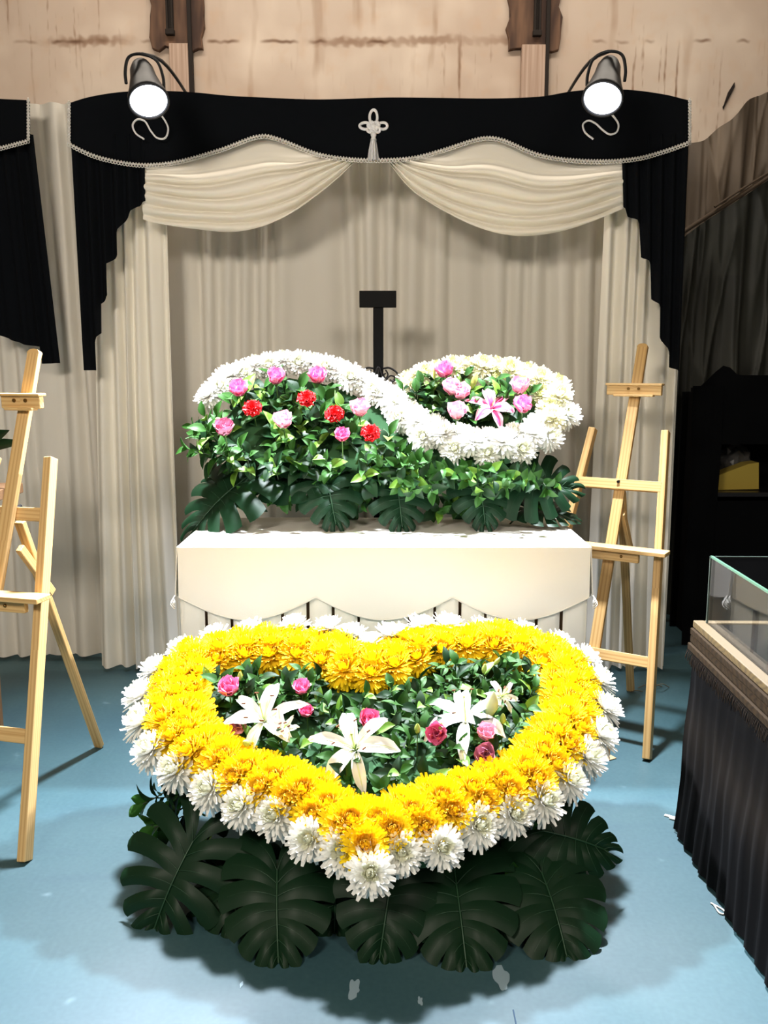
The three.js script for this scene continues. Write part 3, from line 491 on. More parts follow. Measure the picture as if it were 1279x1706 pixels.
function mum(color, pos, dir, label, group, scale) { const [a, b, R, d] = MUM[color]; return place(`mum_${color}`, 3, k => mumProto('m', M[a], M[b], R, k * 31 + color.length * 7, d), pos, dir, label, 'flower', group, scale * rr(0.94, 1.06), `${color}_chrysanthemum`); }

function roseProto(mat, seed) {                       // lisianthus-like pink rose
  const r = mulberry(seed), g = new THREE.Group(), R = 0.026;
  const petal = (phi, e, c, l, w, y0, cup) => { const m = new MB(); const path = arcPath(R * 0.1, y0, e, c, l, w, cup, 6, t => 0.35 + 0.85 * Math.sin(Math.PI * (0.08 + 0.62 * t))); strip5(m, phi, path, 0.006, r() * 6); return m.geo(); };
  for (let i = 0; i < 5; i++) part('petal', petal(i * 2.4 + r() * 0.3, (46 + r() * 14) * DEG, (22 - 24 * r()) * DEG, R * 1.75, R * 1.65, 0, R * 0.36), mat, g);
  for (let i = 0; i < 4; i++) part('petal', petal(i * 1.7 + 0.4 + r() * 0.3, 80 * DEG, 8 * DEG, R * 1.6, R * 1.2, R * 0.05, R * 0.36), mat, g);
  part('petal', petal(1, 88 * DEG, 12 * DEG, R * 1.2, R * 0.8, R * 0.06, R * 0.36), mat, g);
  const sp = [], cone = new MB(); for (let i = 0; i < 5; i++) strip(cone, i / 5 * 6.28, arcPath(0.004, -0.004, 30 * DEG, 30 * DEG, 0.022, 0.006, 0.001, 3), true); sp.push(cone.geo());
  part('sepals', sp, M.calyx, g); part('stem', cyl(0.0018, 0.002, 0.09, 0, -0.045, 0, 6), M.stemG, g);
  return g;
}
// wider petal with five columns and a wavy rim
function strip5(m, phi, path, wave, ph, cols = [-1, -0.5, 0, 0.5, 1]) {
  const c = Math.cos(phi), s = Math.sin(phi); let prev = null; const n = path.length;
  path.forEach((q, k) => {
    const a = path[Math.max(0, k - 1)], b = path[Math.min(n - 1, k + 1)]; let tr = b.r - a.r, ty = b.y - a.y; const L = Math.hypot(tr, ty) || 1; tr /= L; ty /= L;
    const row = cols.map((f, j) => { const up = (q.cup ?? 0) * f * f + wave * Math.sin(f * 5 + k * 1.7 + ph) * (k / n) * Math.abs(f), l = f * q.w / 2, rad = q.r - ty * up, y = q.y + tr * up; return m.v(c * rad - s * l, y, s * rad + c * l, j / 4, k / n); });
    if (prev) for (let j = 0; j < row.length - 1; j++) m.q(prev[j], prev[j + 1], row[j + 1], row[j]); prev = row;
  });
}
function carnationProto(seed) {
  const r = mulberry(seed), g = new THREE.Group(), m = new MB(), R = 0.036;
  for (let k = 0; k < 6; k++) for (let i = 0; i < 7; i++) { const w = R * 0.95, path = arcPath(0.003, 0, (8 + k * 15 + r() * 8) * DEG, (-10 + r() * 20) * DEG, R * (1.0 - k * 0.06), w, 0.004, 5, t => 0.2 + 0.9 * t); strip5(m, i / 7 * 6.28 + r() + k, path, 0.009, r() * 6, [-1, -0.7, -0.4, -0.15, 0.15, 0.4, 0.7, 1]); }
  part('petals', m.geo(), M.red, g); part('calyx', new THREE.LatheGeometry([[0.003, -0.03], [0.009, -0.02], [0.011, 0.0], [0.009, 0.006]].map(a => new THREE.Vector2(...a)), 9), M.calyx, g); part('stem', cyl(0.002, 0.002, 0.09, 0, -0.07, 0, 6), M.stemG, g);
  return g;
}
function lilyProto(seed, mat, keel, open, R) {
  const r = mulberry(seed), g = new THREE.Group();
  for (let i = 0; i < 6; i++) {
    const m = new MB(), kk = new MB(), phi = i / 6 * 6.28 + (r() - 0.5) * 0.3, e = (open ? 62 : 80) * DEG + (r() - 0.5) * 0.5, c = (open ? -112 : -30) * DEG + (r() - 0.5) * 1.0, L = R * (i % 2 ? 1 : 1.06) * (0.95 + 0.15 * r()), w = R * (i % 2 ? 0.36 : 0.27) * (keel === M.lilyPinkKeel ? 1.35 : 1);
    const pr = t => Math.sin(Math.PI * (0.06 + 0.92 * t)) * (0.8 + 0.35 * t);
    strip5(m, phi, arcPath(0.004, 0, e, c, L, w, w * 0.16, 10, pr), 0.005, r() * 6);
    const p = part('petal', m.geo(), mat, g);
    const kp = arcPath(0.004, 0, e, c, L, w * (keel === M.lilyPinkKeel ? 0.5 : 0.16), w * (keel === M.lilyPinkKeel ? 0.045 : 0.02), 10, t => Math.max(0.03, Math.sin(Math.PI * (0.15 + 0.8 * t)) * (1 - 0.5 * t))).map(q => ({ ...q, y: q.y + 0.0012 })); strip(kk, phi, kp); part('midrib', kk.geo(), keel, p);
  }
  for (let i = 0; i < 6; i++) { const a = i / 6 * 6.28 + 0.5, q = open ? 0.36 : 0.2, e = V(Math.cos(a) * R * q, R * 0.62, Math.sin(a) * R * q); const st = part('stamen', tube([V(0, 0, 0), V(Math.cos(a) * R * q * 0.4, R * 0.36, Math.sin(a) * R * q * 0.4), e], 0.0012, 8, 4), keel, g); if (r() > 0.4) part('anther', new THREE.CapsuleGeometry(0.0022, 0.009, 3, 6).rotateZ(1.2).translate(e.x, e.y, e.z), M.anther, st); }
  part('pistil', [tube([V(0, 0, 0), V(0.002, R * 0.4, 0), V(0.004, R * 0.72, 0.002)], 0.0018, 8, 5), new THREE.SphereGeometry(0.004, 8, 6).scale(1, 0.7, 1).translate(0.004, R * 0.73, 0.002)], M.budGreen, g);
  part('stem', cyl(0.003, 0.0034, 0.12, 0, -0.06, 0, 7), M.stemG, g);
  return g;
}
function budProto(L, R, mat) { const g = new THREE.Group(); part('bud', new THREE.LatheGeometry([[0.001, 0], [R * 0.55, L * 0.08], [R, L * 0.35], [R * 0.92, L * 0.6], [R * 0.5, L * 0.88], [0.0006, L]].map(a => new THREE.Vector2(...a)), 10), mat, g); part('stem', cyl(0.0016, 0.0018, 0.1, 0, -0.05, 0, 5), M.stemG, g); return g; }

// leaf blade in the xz plane, base at origin, tip along +z
function leafGeo(L, w, fold, droop) {
  const m = new MB(); let prev = null; const n = 6;
  for (let k = 0; k <= n; k++) { const t = k / n, ww = w / 2 * Math.pow(Math.sin(Math.PI * (0.04 + 0.95 * t)), 0.85) * (1.12 - 0.3 * t), y = -droop * t * t * L + 0.06 * L * Math.sin(t * 3), z = t * L; const row = [-1, -0.5, 0, 0.5, 1].map(f => m.v(f * ww, y + fold * Math.abs(f) * ww + 0.04 * ww * Math.sin(k * 2.1 + f * 3), z, f, t)); if (prev) for (let j = 0; j < 4; j++) m.q(prev[j], row[j], row[j + 1], prev[j + 1]); prev = row; }
  return m.geo();
}
const LEAVES = [leafGeo(0.088, 0.052, 0.3, 0.25), leafGeo(0.078, 0.05, 0.2, 0.45), leafGeo(0.094, 0.053, 0.4, 0.1), leafGeo(0.07, 0.034, 0.3, 0.35)];
function sprigProto(len, n, mats, seed) {
  const r = mulberry(seed), g = new THREE.Group(), bend = (r() - 0.5) * 0.5, P = t => V(bend * len * t * t, len * t, 0.12 * len * Math.sin(t * 2));
  part('stem', tube([P(0), P(0.35), P(0.7), P(1)], 0.0022, 8, 5), M.stemD, g);
  for (let i = 0; i < n; i++) { const t = 0.25 + 0.75 * i / (n - 1), a = i * 2.4 + r() * 0.5, tilt = lerp(-0.15, 0.95, t) + (r() - 0.5) * 0.4; const l = part('leaf', LEAVES[Math.floor(r() * 4)], mats[Math.floor(r() * mats.length)], g); l.position.copy(P(t)); l.quaternion.setFromEuler(new THREE.Euler(-tilt, a, (r() - 0.5) * 0.6, 'YXZ')); l.scale.setScalar(lerp(1.05, 0.75, t) * (0.85 + 0.3 * r())); }
  return g;
}
function sprig(kind, pos, dir, label, group, scale = 1) {
  const P = [M.leafDark, M.leafMid, M.leafDark, M.leafMid, M.leafLight], K = { tall: [0.15, 8, P], full: [0.14, 7, P], short: [0.13, 6, P] }[kind];
  return place(`sprig_${kind}`, 4, k => sprigProto(K[0], K[1], K[2], k * 17 + kind.length), pos, dir, label, 'foliage', group, scale, 'leafy_sprig');
}
// monstera: lobes fanned round a midrib, slit between the lobes; base at origin, tip along +y, face +z
function monsteraProto(seed, mat, ribMat, L = 0.25, cupz = 0.18, open = 0.5) {
  const r = mulberry(seed), g = new THREE.Group(), m = new MB(), ribs = [], NL = 7;
  const mid = t => V(0, L * 0.92 * t, 0.05 * L * Math.sin(t * 3) - cupz * L * t * t);
  const pos = (s, t, q) => { const b = mid(Math.max(0, t * 1.06 - 0.06)), ang = lerp(-88, 66, Math.pow(t, 0.85)) * DEG, rad = L * lerp(0.6, 0.24, Math.pow(t, 1.7)) * (1 + 0.22 * Math.sin(Math.PI * Math.min(1, t * 1.4)));
    const a2 = ang + 0.42 * q * (1 - 0.4 * t), cx = Math.cos(a2), sy = Math.sin(a2); return V(b.x + s * cx * rad * q, b.y + sy * rad * q, b.z - cupz * rad * q * q * 1.1 + 0.03 * L * Math.sin(q * 4)); };
  for (const s of [-1, 1]) for (let k = 0; k < NL; k++) {
    const t0 = k / NL, t1 = (k + 1) / NL, q0 = lerp(0.6, 0.26, open) + 0.16 * r(), gap = lerp(0.04, 0.16, open) + 0.06 * r(), slit = k < NL - 1, nq = 9, nt = 4; let prev = null;
    for (let j = 0; j <= nq; j++) {
      const q = j / nq, gg = q > q0 ? gap * (t1 - t0) * Math.sqrt((q - q0) / (1 - q0)) : 0, rows = [];
      for (let i = 0; i <= nt; i++) { const f = i / nt, t = lerp(t0 + (k > 0 ? gg : 0), t1 - (slit ? gg : 0), f), qq = q * (1 - 0.05 * Math.pow(Math.abs(f - 0.55) * 2, 2) * (q > 0.7 ? (q - 0.7) / 0.3 : 0)); const p = pos(s, t, qq); p.z += 0.02 * L * Math.sin(Math.PI * f) * smooth(0, 0.4, q); rows.push(m.v(p.x, p.y, p.z, f, q)); }
      if (prev) for (let i = 0; i < nt; i++) s > 0 ? m.q(prev[i], rows[i], rows[i + 1], prev[i + 1]) : m.q(prev[i], prev[i + 1], rows[i + 1], rows[i]); prev = rows;
    }
    const c = []; for (let j = 0; j <= 5; j++) { const p = pos(s, (t0 + t1) / 2, j / 5 * 0.85); p.z += 0.016 * L; c.push(p); } ribs.push(tube(c, 0.0011, 8, 4));
  }
  part('blade', m.geo(), mat, g); ribs.push(tube([0, 0.25, 0.5, 0.75, 1].map(t => mid(t).add(V(0, 0, 0.004))), 0.0026, 12, 5));
  part('veins', ribs, ribMat, g);
  part('petiole', tube([V(0, 0, 0), V(0, -0.03, -0.03), V(0, -0.06, -0.09)], 0.004, 8, 6), ribMat, g);
  return g;
}
function monstera(label, group, a, b, face, scale, seed, mat = M.monstera, rib = M.rib, cup = 0.18, open = 0.18) { // joint a, tip b, face direction
  const g = monsteraProto(seed, mat, rib, a.distanceTo(b) / 0.95 * scale, cup, open); g.name = numbered('monstera_leaf'); scene.add(g); tag(g, label, 'leaf', group);
  const y = b.clone().sub(a).normalize(), z = face.clone().addScaledVector(y, -face.dot(y)).normalize(), x = y.clone().cross(z);
  g.quaternion.setFromRotationMatrix(new THREE.Matrix4().makeBasis(x, y, z)); g.position.copy(a); return g;
}
const resample = (pts, n, closed) => { const c = new THREE.CatmullRomCurve3(pts, closed, 'centripetal'); return Array.from({ length: n }, (_, i) => c.getPointAt(closed ? i / n : i / (n - 1))); };
const inPoly = (x, y, p) => { let c = false; for (let i = 0, j = p.length - 1; i < p.length; j = i++) if ((p[i][1] > y) !== (p[j][1] > y) && x < (p[j][0] - p[i][0]) * (y - p[i][1]) / (p[j][1] - p[i][1]) + p[i][0]) c = !c; return c; };

// ───────────────────────── heart wreath on the floor ─────────────────────────
const HP = V(0, 0.28, -2.0), HN = V(0, 1, 0.32).normalize(), HT = V(0, 0.32, -1).normalize();   // the slanting plane the blooms sit on
const hp = (x, y, up = 0) => up > 0 ? onPlane(x, y, HP.clone().addScaledVector(HN, up), HN) : onPlane(x, y, HP, HN).addScaledVector(HN, up);
const rimPx = [[617, 1448], [570, 1412], [516, 1392], [460, 1354], [404, 1338], [352, 1311], [296, 1280], [254, 1246], [240, 1200], [238, 1158], [262, 1115], [305, 1083], [360, 1064], [420, 1053], [490, 1050], [548, 1052], [588, 1064], [614, 1080], [652, 1064], [700, 1052], [745, 1050], [805, 1050], [870, 1056], [930, 1074], [972, 1098], [994, 1132], [1004, 1178], [996, 1222], [974, 1258], [946, 1297], [903, 1330], [852, 1352], [795, 1370], [735, 1406], [668, 1414]];
const holePx = [[590, 1352], [545, 1314], [470, 1284], [402, 1252], [354, 1203], [346, 1155], [368, 1114], [440, 1104], [515, 1114], [565, 1135], [605, 1150], [650, 1134], [720, 1108], [790, 1094], [858, 1104], [906, 1142], [904, 1190], [864, 1248], [822, 1292], [720, 1316], [644, 1342]];
const rimW = rimPx.map(([x, y]) => hp(x, y)), holeW = holePx.map(([x, y]) => hp(x, y));
const hc = hp(618, 1200);
const outward = p => { const d = p.clone().sub(hc); d.addScaledVector(HN, -d.dot(HN)); return d.normalize(); };
// match the two outlines by arc length starting from the tip
const NR = 240, rimC = resample(rimW, NR, true), holeC = resample(holeW, NR, true);
rimPx.forEach(([x, y], i) => {
  const p = hp(x, y, y < 1090 && x > 470 && x < 760 ? 0.022 : -0.012), o = outward(p), front = clamp((y - 1060) / 380, 0, 1);
  const dir = HN.clone().addScaledVector(o, 0.75).add(V(0, 0, 0.3 * front));
  mum('white', p, dir, i === 0 ? 'white chrysanthemum at the bottom tip of the yellow heart' : i < 18 ? `white chrysanthemum on the heart's rim, ${ord(i - 1)} clockwise from the bottom tip` : `white chrysanthemum on the heart's rim, ${ord(34 - i)} anticlockwise from the bottom tip`, 'white chrysanthemums round the heart', y > 1250 ? 0.98 : 1.05);
});
[['outer', 0.33, 0.085, 0.45], ['middle', 0.56, 0.088, 0.15], ['inner', 0.78, 0.09, -0.1]].forEach(([nm, f, sp, tilt], ri) => {
  const line = rimC.map((p, i) => p.clone().lerp(holeC[i], f)), c = new THREE.CatmullRomCurve3(line, true), n = Math.round(c.getLength() / sp);
  for (let i = 0; i < n; i++) { const p = c.getPointAt(((i + ri * 0.33) / n) % 1), o = outward(p);
    mum('yellow', p.clone().addScaledVector(HN, [0.008, 0.02, 0.006][ri] + rr(-0.006, 0.006)), HN.clone().addScaledVector(o, tilt).add(V(rr(-0.12, 0.12), 0, 0.1 + rr(-0.1, 0.1))), `yellow chrysanthemum in the heart's ${nm} ring, ${ord(i)} clockwise from the bottom tip`, `yellow chrysanthemums in the heart's ${nm} ring`, 0.98); }
});
{ // foam heart on a wire stand
  const t = thing('heart_base', 'dark green foam heart carrying the yellow and white flowers', 'flower base', [0, 0, 0]);
  const u = V(1, 0, 0), s = new THREE.Shape(); rimC.filter((_, i) => i % 4 === 0).forEach((p, i) => { const q = p.clone().lerp(hc, 0.1).sub(HP); const a = q.dot(u), b = q.dot(HT); i ? s.lineTo(a, b) : s.moveTo(a, b); });
  part('foam', new THREE.ExtrudeGeometry(s, { depth: 0.07, bevelEnabled: true, bevelSize: 0.008, bevelThickness: 0.008, bevelSegments: 2 }).applyMatrix4(new THREE.Matrix4().makeBasis(u, HT, HN).setPosition(HP.clone().addScaledVector(HN, -0.125))), M.foam, t);
  for (const [x, y] of [[430, 1300], [800, 1300], [400, 1100], [840, 1100]]) { const p = hp(x, y, -0.12); part('leg', tube([p, V(p.x, p.y * 0.5, p.z - 0.01), V(p.x, 0.006, p.z)], 0.006, 8, 6), M.blackMetal, t); }
}
// foliage inside the heart
{ let n = 0, tries = 0; const lobe = x => x < 520 ? 'left lobe' : x < 700 ? 'middle' : 'right lobe';
  while (n < 104 && tries++ < 4000) { const x = rr(340, 912), y = n < 62 ? rr(1095, 1345) : rr(1095, 1190); if (!inPoly(x, y, holePx) || !inPoly(x - 22, y - 12, holePx) || !inPoly(x + 22, y - 12, holePx)) continue; n++;
    const p = hp(x, y, -0.09); sprig('tall', p, HN.clone().add(V(rr(-0.45, 0.45), 0, rr(-0.35, 0.45))), `leafy sprig in the ${lobe(x)} of the heart's hollow`, `sprigs in the ${lobe(x)} of the heart's hollow`, rr(0.75, 0.98)); } }
const PINK = { pink: M.rosePink, deep: M.roseDeep, pale: M.rosePale, dusk: M.roseDusk };
function rose(col, pos, dir, label, scale = 1) { if (scale < 1) scale *= 1.15; return place(`rose_${col}`, 2, k => roseProto(PINK[col], k * 5 + col.length), pos, dir, label, 'flower', null, scale, 'pink_rose'); }
const HV = V(0, 0.9, 0.5);
rose('pink', hp(382, 1156, 0.06), HV, 'pink rose at the far left inside the heart', 1.2);
rose('pink', hp(503, 1154, 0.06), HV, 'pink rosebud above the small half-open lily in the heart', 0.85);
rose('deep', hp(511, 1192, 0.03), HV, 'small deep pink rosebud beside the half-open lily in the heart', 0.7);
rose('deep', hp(612, 1208, 0.06), V(0.2, 0.8, 0.6), 'pink rose just above the lower middle white lily', 0.95);
rose('deep', hp(731, 1224, 0.05), V(-0.3, 0.5, 0.9), 'deep pink rose at the lower left of the right white lily', 0.95);
rose('pale', hp(809, 1230, 0.06), HV, 'pale pink rosebud below the right white lily', 0.85);
rose('dusk', hp(814, 1262, 0.03), V(-0.3, 0.6, 0.8), 'dusky rose touching the heart\'s lower right yellow band', 1.15);
rose('pale', hp(396, 1206, 0.02), V(0.1, 0.3, 0.9), 'faded brownish pink rose left of the left lily', 0.85);
function lily(label, kind, pos, dir, spin, open = true, R = 0.105) { const g = lilyProto(kind.length + Math.round(pos.x * 100), kind === 'pink' ? M.lilyPink : M.lily, kind === 'pink' ? M.lilyPinkKeel : M.lilyKeel, open, R); g.name = numbered(`${kind}_lily`); scene.add(g); tag(g, label, 'flower'); g.position.copy(pos); orient(g, dir, spin); return g; }
lily('open white lily at the left inside the heart', 'white', hp(441, 1204, 0.05), V(-0.1, 0.8, 0.55), 0.2, true, 0.135);
lily('half-open white lily right beside the left open lily', 'white', hp(468, 1226, 0.04), V(0.25, 0.85, 0.55), 0.9, false, 0.075);
lily('open white lily at the lower middle of the heart', 'white', hp(592, 1250, 0.06), V(-0.12, 0.72, 0.65), 0.75, true, 0.14);
lily('large white lily with upright petals at the right in the heart', 'white', hp(776, 1205, 0.05), V(-0.15, 0.95, 0.4), 0.4, true, 0.145);
lily('small open white lily upper right in the heart', 'white', hp(834, 1162, 0.07), V(0.2, 0.55, 0.8), 1.1, true, 0.06);
function bud(label, pos, dir, L, R, mat = M.budGreen) { const g = budProto(L, R, mat); g.name = numbered('flower_bud'); scene.add(g); tag(g, label, 'bud'); g.position.copy(pos); orient(g, dir, 0); return g; }
bud('pale green bud above the left lily in the heart', hp(399, 1135, 0.06), V(0.1, 1, 0.1), 0.034, 0.008);
bud('fat greenish white lily bud in front of the right lily', hp(815, 1192, 0.06), V(0.1, 1, 0.25), 0.085, 0.021, M.lilyKeel);
bud('green bud near the top right edge of the heart\'s hollow', hp(805, 1122, 0.06), V(0.15, 1, 0.1), 0.034, 0.008);
bud('thin green bud close to the yellow band at upper right', hp(823, 1108, 0.06), V(0.7, 1, 0.1), 0.032, 0.007);
bud('green bud right of the fat lily bud', hp(837, 1206, 0.06), V(0, 1, 0.2), 0.036, 0.009);
bud('green bud left of the deep pink rose in the heart', hp(695, 1222, 0.06), V(0, 1, 0.2), 0.034, 0.009);
bud('tiny green bud on top of the deep pink rose', hp(733, 1216, 0.07), V(0.1, 1, 0.3), 0.026, 0.008);
bud('small green bud left of the large right lily', hp(743, 1204, 0.06), V(0.1, 1, 0.3), 0.024, 0.008);
bud('pale bud above the pink rose in the middle of the heart', hp(607, 1194, 0.07), V(-0.1, 1, 0.2), 0.03, 0.008);
bud('green bud below the left open lily', hp(414, 1240, 0.05), V(-0.3, 0.5, 0.6), 0.03, 0.01);
for (const [x, y, s] of [[650, 1250, 0.9], [662, 1290, 1], [470, 1150, 0.9], [585, 1175, 0.9], [690, 1180, 1], [870, 1190, 1], [370, 1135, 0.8], [545, 1170, 0.8]]) sprig('full', hp(x, y, -0.03), V(rr(-0.4, 0.4), 0.8, 0.6), 'green sprig standing among the lilies in the heart', 'sprigs among the lilies', s * 0.75);

// leaves round the foot of the heart
const MG = 'monstera leaves at the foot of the heart', FZ = V(0, 0.35, 1);
monstera('leftmost monstera leaf under the heart with long open slits', MG, at(322, 1402, 2.28), onFloor(252, 1548, 0.01), V(-0.15, 0.6, 0.9), 1.1, 3, M.monstera, M.rib, 0.12, 1.25);
monstera('dark monstera leaf second from left below the heart', MG, at(462, 1450, 2.2), onFloor(462, 1606, 0.012), FZ, 1, 11, M.monstera, M.rib, 0.1);
monstera('broad monstera leaf directly below the heart\'s tip', MG, at(652, 1452, 2.18), onFloor(632, 1600, 0.012), FZ, 1, 19, M.monstera, M.rib, 0.1);
monstera('dark monstera leaf just right of the heart\'s tip', MG, at(757, 1452, 2.22), onFloor(778, 1612, 0.012), FZ, 1, 23, M.monstera, M.rib, 0.1);
monstera('large monstera leaf low at the right of the heart', MG, at(902, 1455, 2.24), onFloor(948, 1594, 0.012), V(0.15, 0.4, 1), 1.05, 29, M.monstera, M.rib, 0.12);
monstera('monstera leaf reaching out sideways at the right of the heart', MG, at(905, 1385, 2.32), at(1022, 1415, 2.3), V(0.1, 0.7, 0.8), 1, 31);
monstera('monstera leaf half hidden between the two left leaves', MG, at(392, 1440, 2.3), onFloor(392, 1570, 0.012), V(-0.1, 0.4, 1), 0.9, 37);
monstera('monstera leaf half hidden behind the leaves below the tip', MG, at(562, 1420, 2.24), onFloor(556, 1560, 0.012), FZ, 1.05, 41);
monstera('monstera leaf half hidden at the lower right behind two leaves', MG, at(842, 1462, 2.28), onFloor(838, 1570, 0.012), FZ, 1, 43);
for (const [x, y, dx, dz, k] of [[345, 1300, -0.9, 0.2], [330, 1335, -1.1, 0.2], [350, 1365, -0.8, 0.5], [365, 1350, -0.5, 0.8], [400, 1385, -0.2, 1], [440, 1400, 0, 1], [500, 1420, 0, 1], [700, 1420, 0, 1], [780, 1400, 0.1, 1], [840, 1385, 0.2, 1], [880, 1365, 0.3, 0.9], [910, 1340, 0.4, 0.6], [370, 1390, -0.3, 1], [830, 1400, 0.2, 1], [325, 1310, -1, -0.3]].map(a => [...a, 'tall']))
  sprig(k, at(x, y + 12, 2.0 + 0.25 * (1480 - y) / 180 + 0.24), V(dx, -0.6, dz * 0.8), 'leafy sprig under the heart\'s white rim', 'sprigs under the heart', 1.15);

for (const [x, y, dx, dy, dz] of [[318, 1318, -1, 0.05, 0.25], [322, 1350, -1, -0.25, 0.3], [300, 1300, -0.9, -0.35, 0.5]]) sprig('full', at(x, y, 2.42), V(dx, dy, dz), 'leafy sprig sticking out left below the heart\'s rim', 'sprigs sticking out left of the heart', 0.85);

// ───────────────────────── S-shaped arrangement on the table ─────────────────────────
const SP = V(0, 1.137, -3.48), SN = V(0, 0.33, 0.355).normalize(), ST = V(0, 0.355, -0.33).normalize();
const sp = (x, y, up = 0) => up > 0 ? onPlane(x, y, SP.clone().addScaledVector(SN, up), SN) : onPlane(x, y, SP, SN).addScaledVector(SN, up);
const bandPx = [[350, 664], [378, 636], [416, 618], [462, 608], [508, 607], [552, 618], [592, 634], [630, 655], [662, 684], [696, 712], [738, 733], [784, 744], [832, 746], [878, 735], [914, 712], [930, 684], [918, 655], [886, 637], [846, 627], [802, 622], [758, 622], [718, 630], [686, 644]];
{ const c = new THREE.CatmullRomCurve3(bandPx.map(([x, y]) => sp(x, y)), false, 'centripetal'), L = c.getLength(), n = Math.round(L / 0.062);
  let a = 0, b = 0;
  for (let i = 0; i <= n; i++) {
    const t = i / n, p = c.getPointAt(t), tg = c.getTangentAt(t), side = tg.clone().cross(SN).normalize();   // side is the right-hand edge going along
    const thick = lerp(0.3, 1, smooth(0.3, 0.48, t)) * lerp(1, 0.55, smooth(0.74, 0.86, t)), cream = t > 0.66;
    const rows = thick > 0.5 ? [-1, 1] : [i % 2 ? 0.5 : -0.5];
    if (thick > 0.5 && i % 2) { mum(cream ? 'cream' : 'white', p.clone().addScaledVector(SN, 0.03), SN.clone().add(V(rr(-0.2, 0.2), 0.15, rr(-0.2, 0.2))), `${cream ? 'cream' : 'white'} chrysanthemum along the middle of the S band, ${ord(a++)} from its left end`, 'chrysanthemums in the middle of the S band', 0.98); continue; }
    for (const r of rows) mum(cream && !(r > 0 && t < 0.74) ? 'cream' : 'white', p.clone().addScaledVector(side, 0.036 * r * thick).addScaledVector(SN, rr(0, 0.012)), SN.clone().addScaledVector(side, 0.5 * Math.sign(r)).add(V(rr(-0.15, 0.15), 0.1, rr(-0.1, 0.2))), `${cream ? 'cream' : 'white'} chrysanthemum on the S band's ${r > 0 ? 'right-hand' : 'left-hand'} edge, ${ord(b++)} edge bloom from its left end`, 'chrysanthemums along the edges of the S band', 0.95);
  } }
{ const t = thing('wreath_base', 'dark green foam base under the S-shaped flowers on the table', 'flower base', [0, 0, 0]), u = V(1, 0, 0);
  const out = [[372, 690], [410, 640], [480, 618], [560, 632], [630, 668], [690, 650], [760, 630], [850, 635], [905, 660], [915, 700], [870, 740], [800, 755], [700, 755], [560, 750], [430, 740], [390, 725]], s = new THREE.Shape();
  out.forEach(([x, y], i) => { const q = sp(x, y).sub(SP), a = q.dot(u), b = q.dot(ST); i ? s.lineTo(a, b) : s.moveTo(a, b); });
  part('foam', new THREE.ExtrudeGeometry(s, { depth: 0.07, bevelEnabled: true, bevelSize: 0.01, bevelThickness: 0.01, bevelSegments: 2 }).applyMatrix4(new THREE.Matrix4().makeBasis(u, ST, SN).setPosition(SP.clone().addScaledVector(SN, -0.13))), M.foam, t);
  part('stand_block', [box(0.16, 0.34, 0.04, -0.19, TH + 0.17, -3.77), box(0.16, 0.34, 0.04, 0.06, TH + 0.17, -3.77), box(0.16, 0.34, 0.04, 0.38, TH + 0.17, -3.77)], M.foam, t);
}
const lowPoly = [[365, 690], [410, 655], [470, 640], [540, 650], [590, 680], [630, 715], [680, 755], [720, 778], [720, 785], [560, 782], [400, 772], [345, 740]], loopPoly = [[680, 668], [710, 652], [790, 645], [860, 652], [875, 680], [850, 700], [780, 706], [715, 692]];
{ let n = 0, k = 0; while (n < 76 && k++ < 4000) { const x = rr(340, 740), y = rr(620, 805); if (!inPoly(x, y, lowPoly)) continue; n++;
    const low = y > 750; sprig(rnd() < 0.5 ? 'full' : 'short', sp(x, y, low ? -0.1 : -0.125), SN.clone().add(V(rr(-0.45, 0.45) + (x < 400 ? -0.4 : 0), rr(-0.1, 0.6), low ? 0.3 : 0)), low ? 'leafy sprig low in the S above the monstera leaves' : 'green leafy sprig under the white arch of the S', low ? 'low sprigs of the S arrangement' : 'sprigs under the arch of the S', low ? rr(0.8, 0.95) : rr(1.0, 1.25)); }
  n = 0; k = 0; while (n < 34 && k++ < 4000) { const x = rr(655, 895), y = rr(636, 720); if (!inPoly(x, y, loopPoly)) continue; n++;
    sprig(rnd() < 0.5 ? 'full' : 'short', sp(x, y, -0.075), SN.clone().add(V(rr(-0.4, 0.4), rr(0, 0.6), 0)), 'green leafy sprig inside the right loop of the S', 'sprigs inside the loop of the S', rr(0.85, 1.05)); }
  for (let i = 0; i < 18; i++) { const x = lerp(660, 900, (i + 0.5) / 18); sprig('tall', at(x, rr(775, 800), 3.5), V(rr(-0.3, 0.3), rr(-0.6, 0.3), 1), 'leafy sprig below the white loop of the S', 'sprigs below the loop of the S', 0.85); }
  for (const [x, y, dx] of [[372, 700, -1], [365, 735, -1], [380, 755, -0.9]]) sprig('tall', sp(x, y, -0.06), V(dx, 0.2, 0.5), 'leafy sprig at the left end of the S', 'sprigs at the left end of the S', 0.95);
}
const SV = V(0, 0.85, 0.6);
